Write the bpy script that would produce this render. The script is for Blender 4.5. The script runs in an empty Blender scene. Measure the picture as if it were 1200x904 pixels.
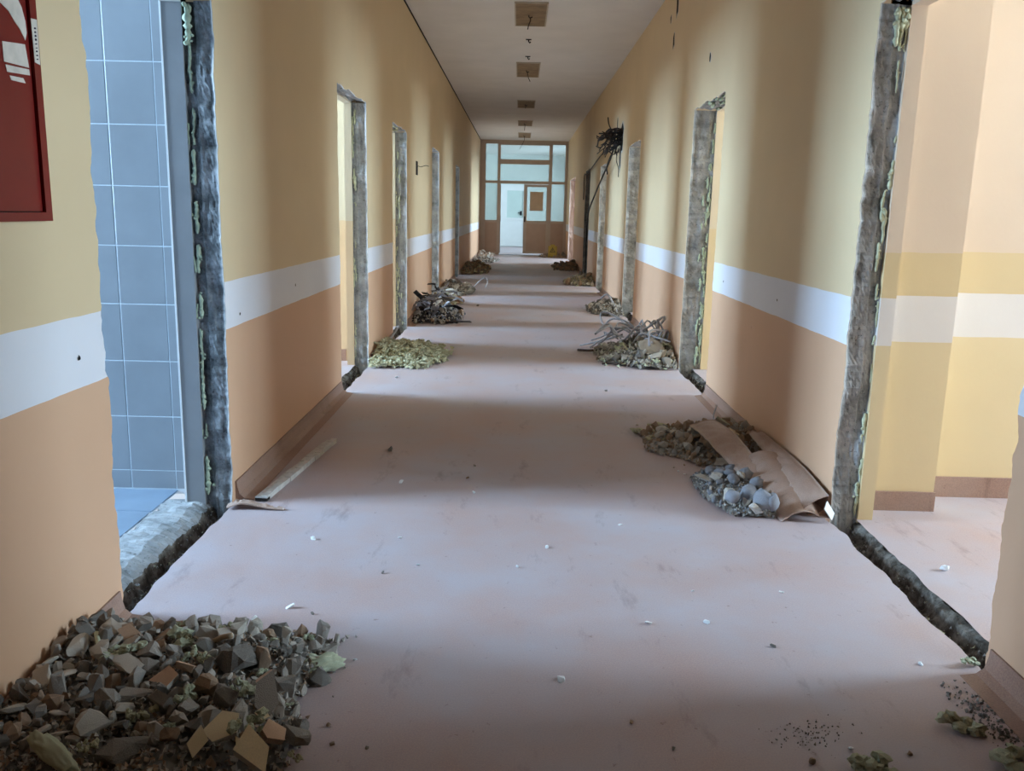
import bpy, bmesh, math, random
from mathutils import Vector, Matrix, noise, Euler, Quaternion

# ------------------------------------------------------------------ camera, world, light, exposure
sc = bpy.context.scene
COL = sc.collection
F_PX, H_CAM = 1015.28, 1.3
CAM = Matrix(((0.9997040151, 0.0237972162, -0.0050571426),
              (0.0096305166, -0.1962017567, 0.9805162537),
              (0.0223413370, -0.9802747386, -0.1963728635)))      # columns: right, down, forward
cd = bpy.data.cameras.new('camera')
cam = bpy.data.objects.new('camera', cd); COL.objects.link(cam)
cd.sensor_width = 36; cd.sensor_fit = 'HORIZONTAL'; cd.lens = F_PX / 1200 * 36
cd.clip_start = 0.05; cd.clip_end = 200
_r, _d, _f = CAM.col[0], CAM.col[1], CAM.col[2]
cam.matrix_world = Matrix(((_r.x, -_d.x, -_f.x, 0), (_r.y, -_d.y, -_f.y, 0), (_r.z, -_d.z, -_f.z, H_CAM), (0, 0, 0, 1)))
sc.camera = cam

world = bpy.data.worlds.new('overcast_sky'); sc.world = world; world.use_nodes = True
world.node_tree.nodes['Background'].inputs[0].default_value = (0.72, 0.85, 1.0, 1)
world.node_tree.nodes['Background'].inputs[1].default_value = 0.5

DAY = (0.62, 0.785, 1.0)          # colour of the daylight falling through the room windows on the right
DAY_L = (0.50, 0.70, 1.0)        # bluer skylight on the shaded left side of the building
LIGHT_W = 330.0                  # watts through one room window
vs = sc.view_settings
vs.view_transform = 'Standard'; vs.look = 'None'; vs.gamma = 1.0; vs.use_curve_mapping = False
vs.exposure = 0.84
sc.cycles.use_denoising = True
sc.cycles.max_bounces = 10; sc.cycles.diffuse_bounces = 7
sc.cycles.sample_clamp_indirect = 6

# ------------------------------------------------------------------ dimensions read off the photograph
XL, XR, ZC = -1.2537, 1.4014, 3.42
YB, YE = -9.0, 27.0               # unseen corridor back, set far off to darken the foreground; glazed end screen
S1, S2 = 0.966, 0.767             # white rail stripe on the walls

def ray(px, py): return CAM @ Vector((px - 600.0, py - 452.0, F_PX))
def fl(px, py, z=0.0):
    r = ray(px, py); t = (z - H_CAM) / r.z
    return Vector((r.x * t, r.y * t, z))
def on_x(px, py, x):
    r = ray(px, py); t = x / r.x
    return Vector((x, r.y * t, H_CAM + r.z * t))

# ------------------------------------------------------------------ helpers
def wloc(o):
    v = Vector((0, 0, 0))
    while o is not None:
        v += o.location; o = o.parent
    return v
def link(name, me, parent=None, loc=(0, 0, 0), rot=None):
    o = bpy.data.objects.new(name, me); COL.objects.link(o)
    o.location = loc
    if rot is not None: o.rotation_euler = rot
    if parent is not None: o.parent = parent
    return o
def mesh(name, verts, faces, mats, midx=None, smooth=False):
    me = bpy.data.meshes.new(name)
    me.from_pydata([tuple(v) for v in verts], [], faces)
    for m in (mats if isinstance(mats, (list, tuple)) else [mats]): me.materials.append(m)
    if midx: me.polygons.foreach_set('material_index', midx)
    if smooth: me.polygons.foreach_set('use_smooth', [True] * len(me.polygons))
    me.update()
    return me
def obj(name, verts, faces, mats, parent=None, midx=None, smooth=False):
    """verts in world space; linked under parent at its origin"""
    if parent is not None:
        w = wloc(parent); verts = [Vector(v) - w for v in verts]
    return link(name, mesh(name, verts, faces, mats, midx, smooth), parent)
def tag(o, label=None, cat=None, group=None, kind=None):
    if label: o['label'] = label
    if cat: o['category'] = cat
    if group: o['group'] = group
    if kind: o['kind'] = kind
    return o
def struct(o, label=None): return tag(o, label, None, None, 'structure')
def empty(name, loc): return link(name, None, None, loc)

class MB:
    """collects boxes, quads and tubes for ONE mesh"""
    def __init__(s): s.v = []; s.f = []; s.m = []
    def quad(s, a, b, c, d, m=0):
        n = len(s.v); s.v += [a, b, c, d]; s.f.append((n, n+1, n+2, n+3)); s.m.append(m); return s
    def box(s, x0, x1, y0, y1, z0, z1, m=0):
        n = len(s.v)
        s.v += [(x, y, z) for z in (z0, z1) for y in (y0, y1) for x in (x0, x1)]
        for q in ((0,2,3,1),(4,5,7,6),(0,1,5,4),(2,6,7,3),(0,4,6,2),(1,3,7,5)):
            s.f.append(tuple(n+i for i in q)); s.m.append(m)
        return s
    def tube(s, pts, r, k=6, m=0, cap=True):
        pts = [Vector(p) for p in pts]; rs = r if isinstance(r, (list, tuple)) else [r]*len(pts)
        n0 = len(s.v); up = Vector((0.13, 0.21, 1)).normalized()
        for i, p in enumerate(pts):
            t = (pts[min(i+1, len(pts)-1)] - pts[max(i-1, 0)])
            t = t.normalized() if t.length > 1e-9 else Vector((0,0,1))
            a = t.cross(up)
            if a.length < 1e-3: a = t.cross(Vector((1,0,0)))
            a.normalize(); b = t.cross(a)
            for j in range(k):
                w = 2*math.pi*j/k
                s.v.append(p + (a*math.cos(w) + b*math.sin(w))*rs[i])
        for i in range(len(pts)-1):
            for j in range(k):
                s.f.append((n0+i*k+j, n0+i*k+(j+1)%k, n0+(i+1)*k+(j+1)%k, n0+(i+1)*k+j)); s.m.append(m)
        if cap:
            s.f.append(tuple(n0+j for j in range(k))[::-1]); s.m.append(m)
            e = n0+(len(pts)-1)*k; s.f.append(tuple(e+j for j in range(k))); s.m.append(m)
        return s
    def obj(s, name, mats, parent=None, smooth=False): return obj(name, s.v, s.f, mats, parent, s.m, smooth)

def fbm(x, y, z=0.0, o=3):
    v, a = 0.0, 1.0
    for i in range(o):
        v += a*noise.noise(Vector((x, y, z))); x *= 2.1; y *= 2.1; z *= 2.1; a *= 0.5
    return v
def smooth_path(pts, n=6):
    """Catmull-Rom through pts"""
    P = [Vector(p) for p in pts]; P = [P[0]*2-P[1]] + P + [P[-1]*2-P[-2]]; out = []
    for i in range(1, len(P)-2):
        for k in range(n):
            t = k/n; a, b, c, d = P[i-1], P[i], P[i+1], P[i+2]
            out.append(0.5*((2*b)+(c-a)*t+(2*a-5*b+4*c-d)*t*t+(3*b-a-3*c+d)*t**3))
    out.append(P[-2]); return out

# ------------------------------------------------------------------ materials
def nodes(name):
    m = bpy.data.materials.new(name); m.use_nodes = True
    nt = m.node_tree; b = nt.nodes['Principled BSDF']
    return m, nt, b
def N(nt, t, **kw):
    n = nt.nodes.new(t)
    for k, v in kw.items():
        if hasattr(n, k): setattr(n, k, v)
        else: n.inputs[k.replace('_', ' ').title() if k.replace('_', ' ').title() in n.inputs else k].default_value = v
    return n
def c4(c): return (c[0], c[1], c[2], 1)
def lin(r, g, b):
    f = lambda u: (u/255/12.92 if u/255 <= .04045 else ((u/255+.055)/1.055)**2.4)
    return (f(r), f(g), f(b))
def noise_tex(nt, scale, detail=3, rough=0.55, world_pos=True):
    n = nt.nodes.new('ShaderNodeTexNoise'); n.inputs['Scale'].default_value = scale
    n.inputs['Detail'].default_value = detail; n.inputs['Roughness'].default_value = rough
    if world_pos:
        g = nt.nodes.new('ShaderNodeNewGeometry'); nt.links.new(g.outputs['Position'], n.inputs['Vector'])
    else:
        g = nt.nodes.new('ShaderNodeTexCoord'); nt.links.new(g.outputs['Object'], n.inputs['Vector'])
    return n
def ramp(nt, src, stops, interp='LINEAR'):
    r = nt.nodes.new('ShaderNodeValToRGB'); r.color_ramp.interpolation = interp
    e = r.color_ramp.elements
    while len(e) > 1: e.remove(e[-1])
    e[0].position = stops[0][0]; e[0].color = c4(stops[0][1])
    for p, c in stops[1:]:
        x = e.new(p); x.color = c4(c)
    nt.links.new(src, r.inputs[0]); return r
def bump(nt, b, src, strength=0.3, dist=0.01):
    u = nt.nodes.new('ShaderNodeBump'); u.inputs['Strength'].default_value = strength; u.inputs['Distance'].default_value = dist
    nt.links.new(src, u.inputs['Height']); nt.links.new(u.outputs[0], b.inputs['Normal'])
def mixc(nt, fac, a, b, mode='MIX'):
    x = nt.nodes.new('ShaderNodeMix'); x.data_type = 'RGBA'; x.blend_type = mode
    for s, k in ((fac, 0), (a, 6), (b, 7)):
        if hasattr(s, 'is_output'): nt.links.new(s, x.inputs[k])
        else: x.inputs[k].default_value = (s if k == 0 else c4(s))
    return x.outputs[2]
def simple(name, c, rough=0.7, var=0.15, scale=12, bmp=0.0, bdist=0.005, detail=4, metal=0.0, spec=0.3, obj_space=False):
    m, nt, b = nodes(name)
    n = noise_tex(nt, scale, detail, world_pos=not obj_space)
    r = ramp(nt, n.outputs['Fac'], [(0.3, [x*(1-var) for x in c]), (0.7, [min(1, x*(1+var)) for x in c])])
    nt.links.new(r.outputs[0], b.inputs['Base Color'])
    b.inputs['Roughness'].default_value = rough; b.inputs['Metallic'].default_value = metal
    b.inputs['Specular IOR Level'].default_value = spec
    if bmp: bump(nt, b, n.outputs['Fac'], bmp, bdist)
    return m
def wall_paint(name, stops, rough=0.6):
    """bands of paint by height; stops = [(z_from, colour)...]"""
    m, nt, b = nodes(name)
    g = nt.nodes.new('ShaderNodeNewGeometry'); sx = nt.nodes.new('ShaderNodeSeparateXYZ'); nt.links.new(g.outputs['Position'], sx.inputs[0])
    nw = noise_tex(nt, 6, 2)
    a = N(nt, 'ShaderNodeMath', operation='MULTIPLY_ADD'); nt.links.new(nw.outputs['Fac'], a.inputs[0]); a.inputs[1].default_value = 0.008; nt.links.new(sx.outputs['Z'], a.inputs[2])
    d = N(nt, 'ShaderNodeMath', operation='DIVIDE'); nt.links.new(a.outputs[0], d.inputs[0]); d.inputs[1].default_value = 4.0
    r = ramp(nt, d.outputs[0], [((z+0.004)/4.0, c) for z, c in stops], 'CONSTANT')
    n2 = noise_tex(nt, 1.3, 5); mot = ramp(nt, n2.outputs['Fac'], [(0.3, (0.93, 0.925, 0.92)), (0.7, (1, 1, 1))])
    out = mixc(nt, 1.0, r.outputs[0], mot.outputs[0], 'MULTIPLY')
    # small scuffs and nail marks
    n3 = noise_tex(nt, 9, 6, 0.7); sp = ramp(nt, n3.outputs['Fac'], [(0.70, (1, 1, 1)), (0.76, (0.80, 0.76, 0.72))])
    out = mixc(nt, 1.0, out, sp.outputs[0], 'MULTIPLY')
    nt.links.new(out, b.inputs['Base Color'])
    b.inputs['Roughness'].default_value = rough; b.inputs['Specular IOR Level'].default_value = 0.25
    n4 = noise_tex(nt, 60, 3); bump(nt, b, n4.outputs['Fac'], 0.12, 0.003)
    return m

CREAM = lin(224, 200, 162); PEACH = lin(218, 176, 144); WHITE = lin(230, 230, 236)
M_WALL = wall_paint('corridor_wall_paint', [(0, PEACH), (S2, WHITE), (S1, CREAM)])
M_ROOM = wall_paint('room_wall_paint', [(0, lin(222, 198, 156)), (0.765, lin(224, 214, 206)), (0.965, lin(216, 190, 146)), (1.165, lin(220, 196, 172))])
M_ROOM2 = wall_paint('room_wall_paint_yellow', [(0, lin(232, 208, 166)), (1.185, lin(232, 214, 186))])
M_ROOM3 = wall_paint('room_wall_paint_peach', [(0, lin(206, 178, 144)), (1.19, lin(204, 190, 166))])
M_CEIL = simple('ceiling_paint', lin(226, 222, 218), 0.8, 0.04, 2)
M_CEILW = simple('room_ceiling_paint', lin(225, 222, 215), 0.8, 0.04, 2)
M_BACK = wall_paint('back_wall_paint', [(0, PEACH), (S2, WHITE), (S1, CREAM)])

def lino(name, c1, c2, dustc, d0, d1):
    m, nt, b = nodes(name)
    n = noise_tex(nt, 210, 2, 0.6); sp = ramp(nt, n.outputs['Fac'], [(0.35, c1), (0.65, c2)])
    n2 = noise_tex(nt, 1.6, 7, 0.62); du = ramp(nt, n2.outputs['Fac'], [(0.3, (d0,)*3), (0.7, (d1,)*3)])
    out = mixc(nt, du.outputs[0], sp.outputs[0], dustc)
    # scuffs: stretched streaks that come and go
    tc = nt.nodes.new('ShaderNodeNewGeometry'); mp = nt.nodes.new('ShaderNodeMapping'); nt.links.new(tc.outputs['Position'], mp.inputs[0])
    mp.inputs['Scale'].default_value = (7, 2.2, 1); mp.inputs['Rotation'].default_value = (0, 0, 0.5)
    n3 = nt.nodes.new('ShaderNodeTexNoise'); nt.links.new(mp.outputs[0], n3.inputs['Vector']); n3.inputs['Scale'].default_value = 1.0; n3.inputs['Detail'].default_value = 8; n3.inputs['Roughness'].default_value = 0.7
    sc_ = ramp(nt, n3.outputs['Fac'], [(0.58, (1, 1, 1)), (0.70, (0.74, 0.71, 0.69))])
    out = mixc(nt, 1.0, out, sc_.outputs[0], 'MULTIPLY')
    n5 = noise_tex(nt, 26, 4, 0.7); s5 = ramp(nt, n5.outputs['Fac'], [(0.66, (1, 1, 1)), (0.72, (0.62, 0.56, 0.52))])
    out = mixc(nt, 1.0, out, s5.outputs[0], 'MULTIPLY')
    nt.links.new(out, b.inputs['Base Color'])
    rr = ramp(nt, n2.outputs['Fac'], [(0.3, (0.42,)*3), (0.7, (0.62,)*3)]); nt.links.new(rr.outputs[0], b.inputs['Roughness'])
    b.inputs['Specular IOR Level'].default_value = 0.45
    bump(nt, b, n.outputs['Fac'], 0.08, 0.002)
    return m
M_FLOOR = lino('linoleum_dusty', lin(166, 110, 78), lin(196, 142, 106), lin(180, 183, 196), 0.40, 0.80)
M_BASE = lino('linoleum_skirting', lin(128, 88, 70), lin(158, 114, 92), lin(186, 170, 160), 0.1, 0.45)
M_SHEET = lino('linoleum_torn', lin(150, 114, 96), lin(174, 138, 118), lin(186, 172, 164), 0.2, 0.5)

def concrete(name, dark, mid, light, scale=9.0):
    m, nt, b = nodes(name)
    n = noise_tex(nt, scale, 8, 0.68)
    r = ramp(nt, n.outputs['Fac'], [(0.28, dark), (0.46, mid), (0.66, light)])
    n2 = noise_tex(nt, 55, 5, 0.7); r2 = ramp(nt, n2.outputs['Fac'], [(0.33, (0.45,)*3), (0.42, (1,)*3)])
    out = mixc(nt, 1.0, r.outputs[0], r2.outputs[0], 'MULTIPLY')
    nt.links.new(out, b.inputs['Base Color']); b.inputs['Roughness'].default_value = 0.9; b.inputs['Specular IOR Level'].default_value = 0.15
    bump(nt, b, n2.outputs['Fac'], 0.35, 0.008)
    return m
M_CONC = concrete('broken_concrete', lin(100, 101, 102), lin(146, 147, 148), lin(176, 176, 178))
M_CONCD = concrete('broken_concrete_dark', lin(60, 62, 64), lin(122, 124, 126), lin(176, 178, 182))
M_TRENCH = concrete('trench_rubble', lin(42, 38, 35), lin(88, 80, 72), lin(150, 144, 136), 14)
M_PLASTER = simple('plaster_edge', lin(200, 196, 192), 0.85, 0.12, 30)
M_FOAM = simple('expanding_foam', lin(190, 190, 160), 0.85, 0.16, 40, 0.5, 0.01)
M_FOAMG = simple('expanding_foam_green', lin(178, 190, 166), 0.85, 0.16, 40, 0.5, 0.01)
M_TILE = simple('blue_grey_tile', lin(143, 146, 150), 0.28, 0.06, 5, spec=0.5)
M_TILEF = simple('blue_floor_tile', lin(124, 140, 158), 0.35, 0.08, 5, spec=0.5)
M_TRIMT = simple('grey_tile_return', lin(144, 144, 146), 0.4, 0.06, 6)
M_GROUT = simple('grout', lin(205, 212, 218), 0.8, 0.05, 30)
M_WHITE = simple('white_trim', lin(230, 232, 234), 0.5, 0.03, 10)
M_DARK = simple('dark_void', lin(34, 28, 24), 0.95, 0.3, 20)
M_RED = simple('red_enamel', lin(116, 16, 10), 0.42, 0.05, 8, spec=0.4)
M_REDD = simple('red_enamel_recess', lin(92, 14, 10), 0.45, 0.05, 8)
M_STICK = simple('white_sticker', lin(214, 204, 192), 0.6, 0.12, 30)
M_INK = simple('sticker_ink', lin(52, 40, 60), 0.7, 0.1, 30)
M_FRAME = simple('brown_screen_frame', lin(182, 164, 150), 0.5, 0.05, 5)
M_PANEL = simple('brown_screen_panel', lin(174, 148, 132), 0.5, 0.05, 5)
M_PVC = simple('white_pvc', lin(226, 228, 226), 0.4, 0.02, 5)
M_PAPER = simple('brown_paper', lin(190, 165, 140), 0.85, 0.06, 8)
M_YEL = simple('yellow_plastic', lin(156, 130, 52), 0.5, 0.08, 8)
M_BLK = simple('black_rubber', lin(38, 36, 36), 0.6, 0.2, 20)
M_CABLE = simple('dark_cable', lin(58, 44, 38), 0.6, 0.25, 20)
M_CABLEG = simple('grey_cable', lin(178, 180, 190), 0.55, 0.2, 20)
M_STEEL = simple('dull_steel', lin(150, 152, 164), 0.4, 0.35, 18, metal=0.25)
M_STEELD = simple('dark_steel', lin(58, 54, 56), 0.5, 0.4, 18, metal=0.4)
M_MARK = simple('bare_ceiling_patch', lin(142, 120, 94), 0.85, 0.22, 7)
M_MARKE = simple('ceiling_patch_edge', lin(188, 176, 160), 0.85, 0.1, 7)
M_HANDLE = simple('dark_handle', lin(40, 42, 48), 0.4, 0.1, 20)
def chunk_mat(name, c, var=0.25): return simple(name, c, 0.92, var, 22, 0.5, 0.006, 6, obj_space=True, spec=0.15)
M_C1 = chunk_mat('grey_concrete_chunk', lin(158, 151, 144))
M_C2 = chunk_mat('dark_concrete_chunk', lin(124, 118, 112))
M_C3 = chunk_mat('brown_mortar_chunk', lin(160, 136, 116))
M_C4 = chunk_mat('pale_plaster_chunk', lin(186, 178, 168), 0.12)
M_C5 = chunk_mat('blue_grey_stone', lin(140, 140, 146), 0.18)
M_YP = simple('yellow_painted_plaster', lin(222, 202, 164), 0.7, 0.08, 20, obj_space=True)
M_PP = simple('peach_painted_plaster', lin(198, 164, 138), 0.7, 0.08, 20, obj_space=True)
M_FOAMO = simple('foam_scrap', lin(180, 175, 146), 0.9, 0.2, 45, 0.5, 0.008, obj_space=True)
M_FOAMOG = simple('green_foam_scrap', lin(184, 188, 162), 0.9, 0.2, 45, 0.5, 0.008, obj_space=True)
M_WOOD = simple('splintered_wood', lin(160, 138, 112), 0.85, 0.25, 25, obj_space=True)
def glass(name, tint, haze):
    m, nt, b = nodes(name); out = nt.nodes['Material Output']
    t = nt.nodes.new('ShaderNodeBsdfTransparent'); t.inputs[0].default_value = c4(tint)
    tr = nt.nodes.new('ShaderNodeBsdfTranslucent'); tr.inputs[0].default_value = c4(tint)
    g = nt.nodes.new('ShaderNodeBsdfGlossy'); g.inputs['Roughness'].default_value = 0.05
    x = nt.nodes.new('ShaderNodeMixShader'); x.inputs[0].default_value = haze; nt.links.new(t.outputs[0], x.inputs[1]); nt.links.new(tr.outputs[0], x.inputs[2])
    lw = nt.nodes.new('ShaderNodeFresnel'); lw.inputs[0].default_value = 1.3
    y = nt.nodes.new('ShaderNodeMixShader'); nt.links.new(lw.outputs[0], y.inputs[0]); nt.links.new(x.outputs[0], y.inputs[1]); nt.links.new(g.outputs[0], y.inputs[2])
    nt.links.new(y.outputs[0], out.inputs[0]); nt.nodes.remove(b)
    return m
M_GLASS = glass('clear_glass', (0.93, 0.97, 0.95), 0.0)
M_GLASSF = glass('hazy_glass', (0.86, 0.89, 0.87), 0.25)

# ------------------------------------------------------------------ openings
# side, y near, y far, z top, rough depth, full depth, step, foam, room (y near, y far), window light factor, light y offset, materials
OPEN = [
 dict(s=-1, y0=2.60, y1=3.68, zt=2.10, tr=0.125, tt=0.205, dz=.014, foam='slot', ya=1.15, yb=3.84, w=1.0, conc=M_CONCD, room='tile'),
 dict(s= 1, y0=2.36, y1=3.66, zt=2.14, tr=0.125, tt=0.185, dz=.014, foam='edge', ya=0.9, yb=4.02, w=1.0, conc=M_CONC, room=M_ROOM),
 dict(s=-1, y0=6.10, y1=7.22, zt=2.13, tr=0.125, tt=0.18, dz=.02, foam='edge', ya=4.6, yb=7.42, w=1.0, conc=M_CONC, room=M_ROOM3),
 dict(s= 1, y0=6.30, y1=7.40, zt=2.15, tr=0.19, tt=0.25, dz=.02, foam='crust', ya=5.0, yb=7.62, w=1.0, conc=M_CONC, room=M_ROOM2),
 dict(s=-1, y0=8.66, y1=9.74, zt=2.12, tr=0.13, tt=0.19, dz=.03, foam='crust', ya=7.8, yb=9.95, w=0.9, conc=M_CONC, room=M_ROOM3),
 dict(s= 1, y0=10.6, y1=11.74, zt=2.17, tr=0.20, tt=0.25, dz=.03, foam='edge', ya=9.3, yb=12.0, w=1.0, conc=M_CONC, room=M_ROOM2),
 dict(s=-1, y0=12.5, y1=13.6, zt=2.16, tr=0.15, tt=0.2, dz=.04, foam='edge', ya=11.4, yb=14.0, w=0.9, conc=M_CONC, room=M_ROOM3),
 dict(s= 1, y0=14.65, y1=15.8, zt=2.12, tr=0.20, tt=0.25, dz=.04, foam='edge', ya=13.6, yb=16.1, w=1.0, conc=M_CONC, room=M_ROOM2),
 dict(s=-1, y0=17.0, y1=18.05, zt=2.15, tr=0.15, tt=0.2, dz=.05, foam='edge', ya=15.8, yb=18.5, w=0.22, conc=M_CONC, room=M_ROOM3),
 dict(s= 1, y0=18.1, y1=19.4, zt=2.20, tr=0.20, tt=0.25, dz=.05, foam=None, ya=17.2, yb=19.8, w=0.0, conc=M_CONC, room=M_ROOM2),
 dict(s= 1, y0=23.0, y1=25.4, zt=2.22, tr=0.18, tt=0.22, dz=.06, foam=None, ya=21.5, yb=26.4, w=2.01, conc=M_BASE, room=M_ROOM3),  # dark brown linoleum colour put on this jamb to dull its bright lit face
]
for i, o in enumerate(OPEN): o['n'] = i+1; o['X'] = XL if o['s'] < 0 else XR

def jag(o, part, t, end):
    """how far the broken edge of this opening eats into the wall (in the wall plane)"""
    k = {'near': 3.1, 'far': 17.7, 'top': 41.3}[part] + o['n']*7.7
    a = 0.020*fbm(t*4.0, k, 0, 2) + 0.011*fbm(t*19.0, k+5, 0, 3)
    a += 0.006 + 0.006*noise.noise(Vector((t*31, k, 2)))
    return a * max(0.0, min(1.0, (end - t)/0.06)) if part != 'top' else a*max(0.0, min(1.0, t/0.06, (end-t)/0.06))

def zrows(o):
    n = max(4, int(o['zt']/o['dz'])); return [o['zt']*i/n for i in range(n+1)]
def ycols(o):
    w = o['y1']-o['y0']; n = max(4, int(w/o['dz'])); return [o['y0']+w*i/n for i in range(n+1)]

def corridor_wall(name, s):
    X = XL if s < 0 else XR; mb = MB()
    def q(ya, yb_, yc, yd, z0, z1):          # quad: bottom from ya..yb, top from yd..yc
        a, b, c, d = (X, ya, z0), (X, yb_, z0), (X, yc, z1), (X, yd, z1)
        mb.quad(a, b, c, d) if s < 0 else mb.quad(b, a, d, c)
    ops = sorted([o for o in OPEN if o['s'] == s], key=lambda o: o['y0']); y = YB
    for o in ops:
        ya, yb_ = o['y0']-0.25, o['y1']+0.25
        q(y, ya, ya, y, -0.1, ZC)
        R = zrows(o); zt = o['zt']
        q(ya, o['y0'], o['y0'], ya, -0.1, 0); q(o['y1'], yb_, yb_, o['y1'], -0.1, 0)
        for z0, z1 in zip(R, R[1:]):
            q(ya, o['y0']-jag(o, 'near', z0, zt), o['y0']-jag(o, 'near', z1, zt), ya, z0, z1)
            q(o['y1']+jag(o, 'far', z0, zt), yb_, yb_, o['y1']+jag(o, 'far', z1, zt), z0, z1)
        q(ya, o['y0'], o['y0'], ya, zt, ZC); q(o['y1'], yb_, yb_, o['y1'], zt, ZC)
        Yc = ycols(o); w = o['y1']-o['y0']
        for u, v in zip(Yc, Yc[1:]):
            ju, jv = jag(o, 'top', u-o['y0'], w), jag(o, 'top', v-o['y0'], w)
            a, b, c, d = (X, u, zt+ju), (X, v, zt+jv), (X, v, ZC), (X, u, ZC)
            mb.quad(a, b, c, d) if s < 0 else mb.quad(b, a, d, c)
        y = yb_
    q(y, YE+0.1, YE+0.1, y, -0.1, ZC)
    return struct(mb.obj(name, M_WALL), 'cream and peach painted corridor wall with a white rail stripe')
corridor_wall('wall_left', -1)
corridor_wall('wall_right', 1)

# ------------------------------------------------------------------ floor, ceiling, back wall
def corridor_floor():
    mb = MB(); E = 0.05
    mb.quad((XL+E, YB, 0), (XR-E, YB, 0), (XR-E, YE+7.5, 0), (XL+E, YE+7.5, 0))
    for s in (-1, 1):
        X = XL if s < 0 else XR; xi = X - s*E; y = YB
        def strip(ya, yb_, xa, xb):
            a, b, c, d = (xi, ya, 0), (xa, ya, 0), (xb, yb_, 0), (xi, yb_, 0)
            mb.quad(a, b, c, d) if s > 0 else mb.quad(b, a, d, c)
        for o in sorted([o for o in OPEN if o['s'] == s], key=lambda o: o['y0']):
            strip(y, o['y0'], X, X)
            n = max(4, int((o['y1']-o['y0'])/(o['dz']*1.5))); w = o['y1']-o['y0']
            def edge(t): return X + s*(-0.012 + 0.022*fbm(t*5, o['n']*3.3, 1, 3))
            for i in range(n):
                t0, t1 = w*i/n, w*(i+1)/n; strip(o['y0']+t0, o['y0']+t1, edge(t0), edge(t1))
            y = o['y1']
        strip(y, YE+7.5, X, X)
    return struct(mb.obj('floor', M_FLOOR), 'dusty reddish brown linoleum corridor floor')
corridor_floor()
mb = MB(); mb.quad((XL+0.012, YE+7, ZC), (XR+.05, YE+7, ZC), (XR+.05, YB, ZC), (XL+0.012, YB, ZC))
mb.quad((XL-0.05, YE+7, ZC+.05), (XL+.05, YE+7, ZC+.05), (XL+.05, YB, ZC+.05), (XL-0.05, YB, ZC+.05), 1)
struct(mb.obj('ceiling', [M_CEIL, M_DARK]), 'greyish white corridor ceiling with a dark joint along the left wall')
mb = MB(); mb.quad((XR+.1, YB, -.1), (XL-.1, YB, -.1), (XL-.1, YB, ZC+.05), (XR+.1, YB, ZC+.05))
struct(mb.obj('wall_back', M_BACK), 'painted wall behind the camera')
mb = MB(); mb.box(XL+0.001, XL+0.010, YB, YE, ZC-0.012, ZC-0.002)
struct(mb.obj('trim_1', M_DARK), 'dark joint strip under the ceiling on the left wall')

# coved linoleum skirting between the openings
PROF = [(0.0, 0.086), (0.007, 0.086), (0.009, 0.060), (0.018, 0.026), (0.040, 0.008), (0.085, 0.0015), (0.085, -0.01)]
def skirting(name, s, ya, yb_, seed=0):
    X = XL if s < 0 else XR; mb = MB(); n = max(2, int((yb_-ya)/0.12))
    for i in range(n):
        u, v = ya+(yb_-ya)*i/n, ya+(yb_-ya)*(i+1)/n
        def pt(p, y): 
            k = 0.006*fbm(y*3, seed, 0, 2)
            return (X - s*(p[0] + (max(0, k) if p[1] > .02 else 0)), y, p[1] + (k*0.6 if p[1] > 0.05 else 0))
        for p, q in zip(PROF, PROF[1:]):
            a, b, c, d = pt(p, u), pt(p, v), pt(q, v), pt(q, u)
            mb.quad(a, b, c, d) if s < 0 else mb.quad(d, c, b, a)
    pts = [(X - s*p[0], ya, p[1]) for p in PROF] + [(X, ya, -0.01)]
    k = len(mb.v); mb.v += pts; mb.f.append(tuple(range(k, k+len(pts)))); mb.m.append(0)
    pts = [(X - s*p[0], yb_, p[1]) for p in PROF] + [(X, yb_, -0.01)]
    k = len(mb.v); mb.v += pts; mb.f.append(tuple(range(k, k+len(pts)))[::-1]); mb.m.append(0)
    return struct(mb.obj(name, M_BASE), 'coved reddish brown linoleum skirting')
for s, nm in ((-1, 'baseboard_left'), (1, 'baseboard_right')):
    y = YB
    for o in sorted([o for o in OPEN if o['s'] == s], key=lambda o: o['y0']):
        skirting(nm, s, y, o['y0']-0.03, o['n']); y = o['y1']+0.04
    skirting(nm, s, y, YE-0.06, 99)

# ------------------------------------------------------------------ broken door openings
def foam_bead(root, o, u, z0, z1, r, face, seed, mat):
    """a lumpy run of expanding foam left in a jamb"""
    rnd = random.Random(seed); n = max(3, int((z1-z0)/0.012)); n = min(n, 60)
    pts, rs = [], []
    for i in range(n+1):
        z = z0+(z1-z0)*i/n
        pts.append((o['X']+o['s']*(u+0.007*fbm(z*22, seed, 0, 3)), face - 0.002 + 0.005*fbm(z*9, seed+9, 0, 2), z))
        rs.append(max(0.0025, r*(0.55+1.1*abs(fbm(z*45, seed, 2, 3))) * (0.4 if i in (0, n) else 1)))
    mb = MB().tube(pts, rs, 7)
    for k in range(int((z1-z0)/.022)):
        p = Vector(rnd.choice(pts))+Vector((rnd.gauss(0, r*.8), -rnd.uniform(0, r*.6), rnd.uniform(-.006, .006))); q = r*rnd.uniform(.3, .75); d = Vector((rnd.gauss(0, 1), rnd.gauss(0, 1), rnd.gauss(0, 1))).normalized()*q
        mb.tube([p-d*1.2, p-d*.6, p+d*.3, p+d], [q*.35, q*.9, q, q*.3], 6)
    return mb.obj('foam_bead', mat, root, True)

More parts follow.
